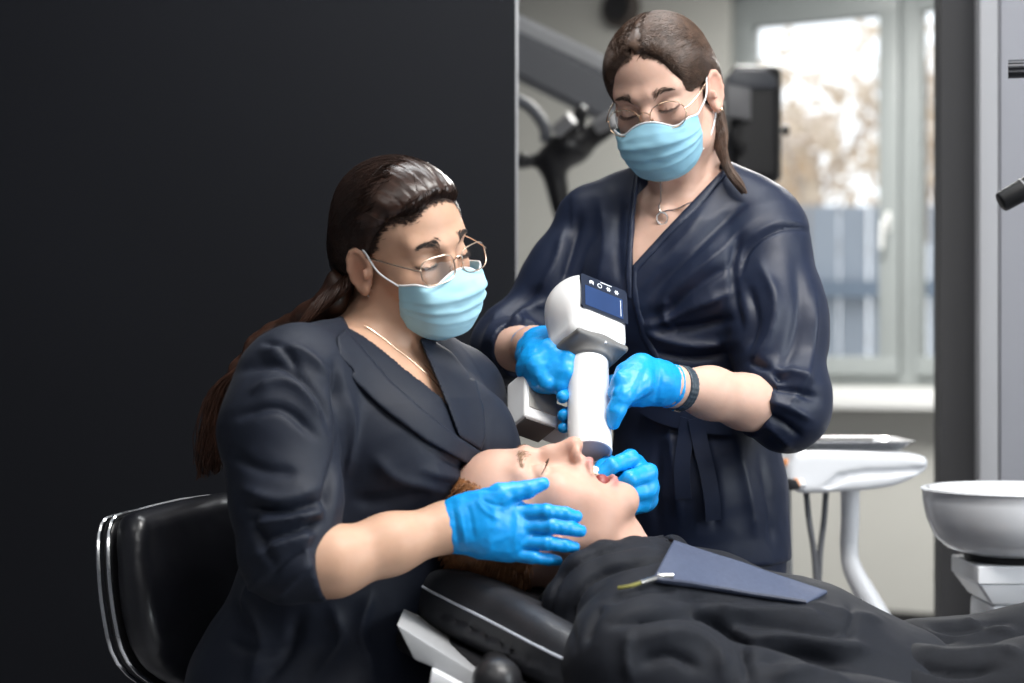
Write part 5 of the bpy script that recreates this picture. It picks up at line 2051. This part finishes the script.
field_obj('glove', gd, .0019, M_glove, d2, glove_disp(None, 19))
# wrist watch at the viewer's right wrist
ax = norm(P(655, 382, 2.455) - P(690, 389, 2.495))
wp = P(680, 388, 2.483)
wx = norm(np.cross(ax, V3(0, 0, 1)))
wy = np.cross(ax, wx)
wt = Field()
for a0 in np.linspace(0, 2 * math.pi, 28, endpoint=False):
    a1 = a0 + 2 * math.pi / 28
    p0 = wp + .0278 * (math.cos(a0) * wx + math.sin(a0) * wy)
    p1 = wp + .0278 * (math.cos(a1) * wx + math.sin(a1) * wy)
    for e in (-.005, 0, .005):
        wt.cone(p0 + ax * e, p1 + ax * e, .0022, .0022, .002)
wo = field_obj('watch_strap', wt, .0018, M_watch, d2)
tube_obj('watch_clasp', [wp - wy * -.0296 + wx * .002 - ax * .006, wp - wy * -.0296 + wx * .002 + ax * .006], .0022, M_silver, wo, 6)

mk2 = face_mask(h2, d2, mat('sky_blue_mask_cloth', (0.35, 0.65, 0.80), 0.85, noise=(50, 0.03), bump=(700, 0.15, 0.0006), transl=0.25), M_maskw, 7)
eyeglasses(h2, d2, M_gold2, M_lens, w=.0275, hh=.0205, cx=.036, cy=.104, cz=-.014, tilt=6, shape=2.3, r=.0009)

# hair: centre parting, drawn back, low pony tail over the shoulder
tie2 = (-.030, -.105, -.035)
hv2 = Field()
scalp_hair(h2, hv2, tie2, bulk=.008)
cut2 = Field()
h2.E(cut2, (0, .104, .0), (.069, .058, .092), 0)
h2.E(cut2, (0, .080, -.085), (.12, .078, .075), .02)
for s in (1, -1):
    h2.E(cut2, (s * .080, .022, -.034), (.026, .032, .044), .02)
    h2.E(cut2, (s * .092, -.006, -.019), (.023, .024, .037), .008)
    h2.E(cut2, (s * .066, -.02, -.075), (.03, .036, .034), .01)
hv2.sub(cut2, .016)
prt = Field()
pts = [(.010, .088, .064), (.008, .075, .084), (.006, .051, .101), (.004, .026, .108), (.002, -.01, .113)]
for a, b in zip(pts, pts[1:]):
    h2.C(prt, a, b, .0046, .0042, 0)
hv2.sub(prt, .003)
hair2 = field_obj('hair', hv2, .0025, M_hair2, d2, groove(h2, tie2, .0008, 5))
for sx in (1, -1):
    hair_locks(h2, hv2, [(sx * .068, .030, .005), (sx * .058, .058, .040), (sx * .040, .074, .070), (sx * .022, .078, .086)], tie2, 1100, M_hair2, hair2, 'combed_locks', jit=.004, seed=20 + sx, up=.02, r0=.0006, r1=.0005)
    hair_locks(h2, hv2, [(sx * .016, .078, .090), (sx * .013, .050, .115), (sx * .011, .02, .123), (sx * .009, -.02, .125)], (sx * .05, -.06, .02), 1200, M_hair2, hair2, 'combed_locks', jit=.0030, seed=30 + sx, up=-.005, r0=.0006, r1=.0005)
hl2 = [(.072, .020, .002), (.066, .042, .020), (.058, .062, .042), (.044, .075, .062), (.026, .083, .078), (.010, .086, .084)]
hairline(h2, hv2, hl2, (.05, -.09, .0), 900, M_hair2, hair2, 51, L=.05, jit=.003)
hairline(h2, hv2, [(-x, y, z) for x, y, z in hl2], (-.05, -.09, .0), 900, M_hair2, hair2, 52, L=.05, jit=.003)
tail = [h2.w(-.058, -.055, -.030), P(720, 132, 2.725), P(722, 150, 2.70), P(728, 168, 2.665), P(738, 183, 2.652), P(745, 194, 2.652)]
tp = catmull(tail, 5)
S = []
for i in range(420):
    a, r = rng.uniform(0, 6.28), math.sqrt(rng.random())
    s_ = np.linspace(0, rng.uniform(.8, 1), 16)
    pp = np.stack([np.interp(s_, np.linspace(0, 1, len(tp)), tp[:, k]) for k in range(3)], 1)
    ww = np.interp(s_, [0, .3, .7, 1], [.010, .0105, .0075, .0025])
    S.append(pp + np.outer(ww * r * math.cos(a), [.85, 0, .5]) + np.outer(ww * r * math.sin(a), [0, 1, 0]) + np.outer(.002 * np.sin(s_ * 9 + a), [1, 0, 0]))
strands_obj('ponytail_strands', S, .0009, .0005, M_hair2, d2, kind='stuff')
# ear studs, necklace with ring pendant
for s in (-1, 1):
    st_ = Field()
    h2.E(st_, (s * .086, .004, -.043), (.0030, .0030, .0030), 0)
    field_obj('ear_stud', st_, .0008, M_gold2, d2)
nk = b2.snap(np.array([P(x, y, 2.66) for x, y in catmull([(645, 178), (650, 195), (656, 206), (661, 211), (672, 206), (690, 197), (708, 184)], 5)]), .0011, 5)
nc = tube_obj('necklace', nk, .0008, M_silver, d2, 5)
pc = b2.snap(np.array([P(661, 219, 2.66)]), .003, 5)[0]
gn = b2.grad(pc[None])[0]
gx = norm(np.cross(gn, V3(0, 0, 1)))
gy = np.cross(gx, gn)
tube_obj('pendant', [pc + .0075 * (math.cos(a) * gx + 1.15 * math.sin(a) * gy) for a in np.linspace(0, 2 * math.pi, 24, endpoint=False)], .0013, M_silver, nc, 6, closed=True)
# ------------------------------------------------------------------ patient
SK3 = (0.56, 0.345, 0.265)
M_skin3 = skin_mat('pale_freckled_skin', SK3)
M_hair3 = mat('short_ginger_hair', (0.23, 0.095, 0.035), 0.5, noise=(120, 0.4), bump=(600, 0.4, 0.001))
M_hood = mat('black_fleece_hoodie', (0.0048, 0.0062, 0.0108), 0.72, spec=0.28, sheen=0.03, noise=(250, 0.2), bump=(900, 0.3, 0.0008))
M_jean = mat('charcoal_trouser_cloth', (0.0062, 0.0072, 0.0105), 0.8, spec=0.25, sheen=0.05, noise=(300, 0.25), bump=(900, 0.3, 0.0008))
M_lipi = mat('mouth_inside', (0.25, 0.05, 0.045), 0.4, noise=(60, 0.1))
M_teeth = mat('tooth_enamel', (0.75, 0.70, 0.58), 0.25, noise=(60, 0.05))

d3 = thing('person', 'patient lying back in the dental chair, black hoodie, mouth open, ginger hair', 'person', (0.45, 2.35, 0.62))
up3 = norm(V3(-.985, 0, .165))
f0 = norm(np.cross(up3, V3(0, 1, 0)) * -1)
f0 = f0 if f0[2] > 0 else -f0
tw = math.radians(9)
y3 = norm(f0 * math.cos(tw) + V3(0, -1, 0) * math.sin(tw))
x3 = np.cross(y3, up3)
h3 = Head(P(527, 522, 2.315), np.stack([x3, y3, up3], 1), 0.95, jaw=15, male=True)

b3 = Field()
h3.skull(b3)
h3.lids(b3)
h3.lips(b3)
h3.skin = b3
h3.E(b3, (0, .080, -.0845), (.0185, .034, .0125), .005, 's')               # open mouth
h3.C(b3, (0, -.026, -.045), (0, -.034, -.12), .054, .051, .03)
h3.E(b3, (0, .012, -.128), (.010, .012, .014), .012)                        # larynx
ctr = [P(632, 612, 2.34), P(690, 638, 2.34), P(800, 676, 2.33), P(885, 706, 2.33)]


def torso3(f, off):
    f.loft(ctr, [.115 + off, .185 + off, .190 + off, .175 + off], [.078 + off, .108 + off, .113 + off, .105 + off], V3(0, 1, 0))


b3.cone(h3.w(0, -.034, -.11), P(632, 606, 2.33), .051, .060, .02)
torso3(b3, -.02)
armN = [P(634, 668, 2.10), P(765, 715, 2.09), P(900, 722, 2.13)]
armF = [P(650, 610, 2.55), P(770, 668, 2.60), P(890, 690, 2.50)]
for ar in (armN, armF):
    b3.chain(ar, [.05, .042, .030], .03, .02)
    hd_ = ar[2] + V3(.05, .02, .0)
    b3.loft([ar[2], hd_, hd_ + V3(.03, .01, 0)], [.026, .038, .036], [.02, .016, .013], V3(0, 1, 0), k=.01)
    for i in range(4):
        a = hd_ + V3(.03, .01 + (i - 1.5) * .019, 0)
        b3.chain([a, a + V3(.035, .002, -.004), a + V3(.06, .003, -.016)], [.009, .008, .007], .006, .002)
    b3.chain([hd_ + V3(-.02, .03, .0), hd_ + V3(.02, .055, -.002), hd_ + V3(.045, .06, -.006)], [.012, .010, .008], .008, .002)
field_obj('body', b3, .0025, M_skin3, d3, hi=P(1100, 300, 2.9), colf=lambda v: h3.colour(v, SK3, lip=(.48, .22, .20), beard=.35))
for s in (1, -1):
    h3.brow(s, d3, mat('ginger_brow_hair', (.26, .15, .085), .6, noise=(100, .3)), .0026, 70, 25 + s, z0=.017)
    h3.lashes(s, d3, mat('fair_lash_hair', (.10, .06, .035), .6, noise=(100, .3)))
tf = Field()
arc = [(.021, .066, -.0705), (.017, .075, -.0715), (.011, .0805, -.0725), (.004, .0830, -.0735), (-.004, .0830, -.0735), (-.011, .0805, -.0725), (-.017, .075, -.0715), (-.021, .066, -.0705)]
for c in arc:
    h3.E(tf, c, (.0042, .0030, .0058), .0008)
field_obj('teeth', tf, .0008, M_teeth, d3)
mc = Field()
h3.E(mc, (0, .056, -.085), (.0175, .022, .0145), 0)
field_obj('tongue', mc, .002, M_lipi, d3)
# hair
hv3 = Field()
h3.E(hv3, (0, -.013, .034), (.0770, .0935, .0810), 0)
h3.E(hv3, (0, .026, .046), (.063, .057, .056), .03)
c3 = Field()
h3.E(c3, (0, .098, .010), (.085, .088, .106), 0)
h3.E(c3, (0, .080, -.085), (.12, .085, .085), .02)
for s in (1, -1):
    h3.E(c3, (s * .086, -.005, -.030), (.030, .032, .045), .01)
hv3.sub(c3, .010)
hair3 = field_obj('hair', hv3, .003, M_hair3, d3, lambda v, f: v + vnormals(v, f) * (.0012 * vnoise(v, 160, 3))[:, None])
S = []
for i in range(1500):
    a = rng.normal(0, 1, 3)
    a = a / np.linalg.norm(a) * .11 + np.array([0, 0, .035])
    S.append(a)
S = np.array(S)
r_ = hv3.snap(h3.w(S), 0, 6)
ok = (hv3.pts(r_) < .001) & (h3.skin.pts(r_) > -.001)
r_ = r_[ok]
g_ = hv3.grad(r_)
dr = norm(h3.R @ V3(0, -.6, .1))
S3 = np.stack([r_ + g_ * .0006 * 0, r_ + g_ * .004 + dr * .003, r_ + g_ * .006 + dr * .009], 1)
strands_obj('short_hairs', S3, .0007, .0003, M_hair3, hair3, kind='stuff')

# hoodie
t3 = Field()
torso3(t3, 0.0)
t3.plane(CO + CR[:, 2] * .012, -CR[:, 2], k=.02)
t3.chain([armN[0], armN[1], P(905, 728, 2.12)], [.072, .062, .048], .03, .03)
t3.chain([armF[0], armF[1], P(888, 694, 2.5)], [.066, .058, .045], .04, .03)
t3.cone(P(640, 606, 2.22), armN[0], .07, .068, .04)
t3.cone(P(562, 612, 2.24), P(566, 604, 2.44), .030, .030, .02)
col = [P(572, 690, 2.20), P(563, 640, 2.19), P(566, 602, 2.19), P(582, 573, 2.20), P(606, 559, 2.215), P(634, 552, 2.25), P(657, 549, 2.31), P(672, 549, 2.38), P(668, 552, 2.46)]
t3.chain(col, [.026, .026, .025, .023, .020, .018, .017, .016, .016], .015, .01)
col2 = [P(598, 640, 2.16), P(592, 600, 2.18), P(612, 578, 2.20), P(645, 566, 2.24), P(672, 562, 2.31)]
t3.chain(col2, [.03, .03, .028, .024, .02], .012, .01)
nk3 = Field()
nk3.cone(h3.w(0, -.028, -.10), P(634, 575, 2.335), .060, .066)
t3.sub(nk3, .006)
F3 = [([(552, 640), (551, 606), (566, 572), (606, 551), (650, 544)], 2.5, -3), ([(575, 650), (572, 610), (588, 582), (625, 566), (664, 560)], 3, -5), ([(600, 602), (625, 596), (655, 588), (680, 590)], 4, -5), ([(586, 645), (592, 622), (604, 604)], 4, -5), ([(612, 626), (650, 616), (690, 614), (722, 626), (744, 648), (748, 683)], 5, -9),
      ([(640, 640), (680, 634), (715, 650), (725, 683)], 8, 5), ([(640, 665), (670, 655), (700, 670)], 6, -4), ([(700, 604), (740, 612), (790, 614), (830, 622)], 6, 5),
      ([(720, 622), (770, 626), (820, 634), (850, 632)], 6, -5), ([(740, 640), (790, 640), (840, 648), (870, 650)], 7, 6), ([(755, 660), (800, 656), (850, 668)], 6, -6), ([(770, 678), (810, 672), (850, 683)], 6, 5),
      ([(800, 604), (830, 612), (860, 618), (884, 622)], 5, 4), ([(846, 606), (852, 622), (846, 640)], 4, -3), ([(660, 596), (700, 600), (740, 602)], 4, -3), ([(630, 632), (626, 655), (632, 683)], 5, 3)]
hd3 = field_obj('hoodie', t3, .0045, M_hood, d3, cloth_disp(F3, 51, .0018, 2.0))
# hem band of the hoodie
hem = Field()
hem.loft([P(884, 706, 2.33), P(905, 713, 2.33)], [.184, .180], [.114, .110], V3(0, 1, 0))
hem.plane(P(880, 0, 2.33), V3(-1, 0, .15))
hem.plane(P(908, 0, 2.33), V3(1, 0, -.15))
field_obj('hem_band', hem, .005, M_hood, hd3)
# trousers with knees, shoes on the leg rest
t4 = Field()
t4.loft([P(890, 712, 2.33), P(960, 735, 2.33)], [.168, .16], [.098, .09], V3(0, 1, 0))
legs = ([P(915, 728, 2.24), P(1060, 716, 2.22), V3(.92, 2.22, .69), V3(1.36, 2.24, .60)], [P(925, 690, 2.45), P(1040, 676, 2.47), V3(.92, 2.48, .72), V3(1.36, 2.47, .60)])
for lg in legs:
    t4.chain(lg, [.092, .086, .066, .048], .03, .04)
F4 = [([(908, 645), (950, 655), (1000, 650), (1024, 655)], 5, 5), ([(905, 660), (950, 672), (1000, 668)], 5, -5), ([(920, 622), (960, 630), (1010, 622)], 4, -4), ([(960, 618), (985, 628), (1020, 634)], 4, 4), ([(900, 625), (930, 636), (960, 640)], 4, -4)]
field_obj('trousers', t4, .006, M_jean, d3, cloth_disp(F4, 61, .0020, 2.2))
for lg in legs:
    sh = Field()
    a = lg[3]
    sh.loft([a + V3(.02, 0, -.03), a + V3(.05, 0, .05), a + V3(.055, 0, .15)], [.04, .045, .038], [.045, .042, .03], V3(0, 1, 0))
    field_obj('shoe', sh, .005, M_black, d3)

# bib: a folded sheet lying on the chest
M_bib = mat('slate_blue_lead_bib', (0.058, 0.072, 0.118), 0.62, spec=0.35, noise=(200, 0.1), bump=(350, 0.2, 0.0015))
bb = thing('patient_bib', 'slate blue protective bib lying across the patient\'s chest', 'bib', P(740, 580, 2.33))


def surf_z(fld, xy, z0, z1, n=60):
    """Height of the top of a field over plan points."""
    zs = np.linspace(z1, z0, n)
    out = np.full(len(xy), z0)
    done = np.zeros(len(xy), bool)
    prev = None
    for z in zs:
        d = fld.at(xy[:, 0], xy[:, 1], np.full(len(xy), z))
        hit = (d < 0) & ~done
        if prev is not None:
            t = prev / (prev - d + 1e-9)
            out[hit] = (z + (zs[0] - zs[1]) * (1 - t))[hit]
        else:
            out[hit] = z
        done |= hit
        prev = d
    return out


nu, nv = 56, 34
uu, vv = np.meshgrid(np.linspace(0, 1, nu), np.linspace(0, 1, nv), indexing='ij')
cs = [np.array(c, float) for c in ((653, 580), (806, 603), (827, 592), (674, 541))]
pxy = ((1 - uu) * (1 - vv))[..., None] * cs[0] + (uu * (1 - vv))[..., None] * cs[1] + (uu * vv)[..., None] * cs[2] + ((1 - uu) * vv)[..., None] * cs[3]
pxy = pxy.reshape(-1, 2)
Yd = np.full(len(pxy), 1.95)                       # walk from the viewer's side onto the cloth of the hoodie
for _ in range(60):
    q = np.stack([(pxy[:, 0] - CX) * Yd / FPX, Yd, CZ - (pxy[:, 1] - HY) * Yd / FPX], 1)
    d = t3.pts(q) - .006
    Yd = np.minimum(Yd + np.clip(d, -.02, .03) * .8, 2.62)
Yd = Yd.reshape(nu, nv)
Yd = np.minimum(Yd, 2.30 + .30 * vv)
for _ in range(10):
    zp = np.pad(Yd, 1, mode='edge')
    Yd = .4 * Yd + .15 * (zp[:-2, 1:-1] + zp[2:, 1:-1] + zp[1:-1, :-2] + zp[1:-1, 2:])
Yf = Yd.ravel()
q = np.stack([(pxy[:, 0] - CX) * Yf / FPX, Yf, CZ - (pxy[:, 1] - HY) * Yf / FPX], 1)
top = q + np.stack([0 * Yf, 0 * Yf, .002 + .0012 * vnoise(q, 25, 3)], 1)
bot = q - V3(0, 0, .0025)
idx = np.arange(nu * nv).reshape(nu, nv)
f = np.stack([idx[:-1, :-1], idx[1:, :-1], idx[1:, 1:], idx[:-1, 1:]], -1).reshape(-1, 4)
bnd = np.concatenate([idx[:, 0], idx[-1, 1:], idx[-2::-1, -1], idx[0, -2:0:-1]])
b2_ = np.roll(bnd, -1)
fb = np.stack([bnd, bnd + nu * nv, b2_ + nu * nv, b2_], 1)
link_mesh('bib_sheet', np_mesh('bib_sheet', np.concatenate([top, bot]), np.concatenate([f, f[:, ::-1] + nu * nv, fb])), M_bib, bb)
# bound edge along the near side and its clip
tube_obj('bound_edge', top[idx[:, 0]], .0026, mat('bib_binding', (0.035, 0.042, 0.07), 0.55, noise=(200, .1)), bb, 6)
cl = on_cloth(t3, catmull(np.array([(661, 577), (650, 580), (640, 583), (630, 586), (618, 588)], float), 5), .006)
tube_obj('clip', cl[:11], .0032, M_silver, bb, 8)
tube_obj('clip_jaw', [cl[0] + V3(-.004, 0, 0), cl[0] + V3(.014, .003, .001)], [.004, .003], M_silver, bb, 8)
tube_obj('clip_cord', cl[10:], .0022, mat('olive_elastic_cord', (.16, .15, .03), .7, noise=(60, .1)), bb, 6)

# ------------------------------------------------------------------ hand-held x-ray device
M_xw = mat('white_xray_housing', (0.80, 0.80, 0.80), 0.32, spec=0.5, coat=0.15, noise=(6, 0.012))
M_xg = mat('warm_grey_xray_collar', (0.15, 0.147, 0.143), 0.42, noise=(8, 0.03))
M_scr = mat('device_screen_glass', (0.010, 0.016, 0.035), 0.12, spec=0.6, coat=0.5, noise=(6, 0.2))
M_lcd = mat('device_lcd', (0.012, 0.03, 0.09), 0.2, spec=0.6, emit=((.05, .12, .35), .25), noise=(9, 0.3))
M_ico = mat('device_icon_print', (0.72, 0.75, 0.78), 0.5, noise=(9, 0.02))
xr = thing('xray_device', 'white hand-held dental x-ray device with tube aimed at the patient\'s mouth', 'x-ray device', P(590, 452, 2.41))
A3 = norm(V3(.002, .58, .815))                                       # device axis, upwards
C3 = norm(V3(0, -1, 0) - A3 * (V3(0, -1, 0) @ A3))                    # towards the viewer, square to the axis
EX = np.cross(C3, A3)
EX = EX if EX[0] > 0 else -EX
psi = math.radians(33)
U3 = math.cos(psi) * EX - math.sin(psi) * C3
N3 = math.sin(psi) * EX + math.cos(psi) * C3
BRm = np.stack([U3, -N3, A3], 1)
tb = P(590, 452.5, 2.385)
tt = tb + A3 * .150
lathe_obj('tube', [(0, 0.003), (.0245, 0.003), (.0252, .0), (.0278, .0), (.0282, .002), (.0274, .06), (.0268, .15), (0, .15)], tb, M_xw, xr, 48, R=frame_from(A3, EX))
lathe_obj('tube_end_disc', [(0, .0022), (.0248, .0022), (.0248, .0040), (0, .0040)], tb, M_gplast, xr, 40, R=frame_from(A3, EX))
bcn = tb + A3 * .199
xb_ = Field()
xb_.box(bcn, (.0435, .0405, .051), BRm, rd=.022)
xb_.ell(bcn - U3 * .018 + A3 * .018, (.037, .042, .042), BRm, k=.015)
xb_.plane(bcn + U3 * 0 + N3 * .0400, N3, k=.004)
scr_o = bcn + N3 * .0402
low_cut = bcn - A3 * .047
xb_.plane(low_cut, -A3, k=.003)
bo = field_obj('housing', xb_, .0016, M_xw, xr)
cf = Field()
cf.box(low_cut + A3 * .002, (.0405, .0375, .0050), BRm, rd=.0045)
cf.cone(low_cut - A3 * .0, low_cut - A3 * .012, .0355, .0315, k=.012)
cf.plane(low_cut - A3 * .016, -A3, k=.004)
co = field_obj('collar', cf, .0018, M_xg, xr)
for du, dc in ((-.004, .036), (.022, .030)):
    a = low_cut - A3 * .002 + EX * du + C3 * dc
    tube_obj('label_dot', [a, a - A3 * .003], .0020, M_ico, co, 8)
# screen: bezel, lcd and key icons lying in the sloping face
def on_face(u, v, d=0.0):
    return scr_o + U3 * u + A3 * v + N3 * d


def face_quad(name, pts, d0, d1, m, parent, bev=.0):
    return prism_obj(name, [on_face(u, v, d0) for u, v in pts], N3 * (d1 - d0), m, parent, bev)


sw, s0, s1 = .0370, -.0100, .0440
scr = face_quad('screen', [(-sw, s0 + .003), (-sw + .003, s0), (sw - .001, s0), (sw, s0 + .001), (sw, s1 - .004), (sw - .004, s1), (-sw + .002, s1), (-sw, s1 - .002)], -.002, .0012, M_scr, xr)
face_quad('lcd', [(-sw + .006, s0 + .005), (sw - .008, s0 + .005), (sw - .008, s1 - .017), (-sw + .006, s1 - .017)], .0010, .0016, M_lcd, scr)
face_quad('level_bar', [(sw - .012, s0 + .008), (sw - .0112, s0 + .008), (sw - .0112, s1 - .020), (sw - .012, s1 - .020)], .0014, .0019, M_ico, scr)
iy = s1 - .0095
for i, ux in enumerate((-.0205, -.0075, .0065, .0195)):
    if i == 0:                                                            # tooth mark
        face_quad('key_icon', [(ux - .003, iy - .003), (ux - .001, iy - .001), (ux + .001, iy - .001), (ux + .003, iy - .003), (ux + .0033, iy + .002), (ux + .0015, iy + .0035), (ux - .0015, iy + .0035), (ux - .0033, iy + .002)], .0010, .0017, M_ico, scr)
    elif i == 1:                                                          # clock ring
        tube_obj('key_icon', [on_face(ux + .0032 * math.cos(a), iy + .0032 * math.sin(a), .0014) for a in np.linspace(0, 6.2832, 18, endpoint=False)], .0007, M_ico, scr, 5, closed=True)
    else:                                                                 # lamp and exposure marks: rayed star
        pts = []
        for k in range(12):
            r = .0042 if k % 2 == 0 else .0021
            pts.append((ux + r * math.cos(k * math.pi / 6), iy + r * math.sin(k * math.pi / 6)))
        face_quad('key_icon', pts, .0010, .0017, M_ico, scr)
face_quad('brand_line', [(-.006, s1 - .0035), (.012, s1 - .0035), (.012, s1 - .0022), (-.006, s1 - .0022)], .0010, .0015, M_ico, scr)
# grip and battery foot, square with the housing
gp = Field()
bq = P(532, 406, 2.485)
gp.chain([bcn - U3 * .02 - N3 * .02 - A3 * .03, (bcn + bq) / 2 - A3 * .012 + V3(0, .02, 0), bq + A3 * .02], [.022, .019, .021], 0, .01)
field_obj('grip', gp, .003, M_xw, xr)
bt = Field()
bt.box(bq, (.0255, .0225, .037), BRm, rd=.004)
field_obj('battery', bt, .0018, M_xw, xr)
box_obj('battery_panel', bq + N3 * .0225 + A3 * .004 + U3 * .002, (.043, .003, .050), mat('beige_grey_battery_panel', (.36, .345, .32), .45, noise=(8, .03)), xr, BRm, .0012)
box_obj('battery_sole', bq - A3 * .0370, (.046, .040, .003), M_xg, xr, BRm, .0012)
bt3 = Field()
bt3.box(P(556, 424, 2.50), (.016, .020, .020), BRm, rd=.006)
field_obj('battery_latch', bt3, .002, M_gplast, xr)
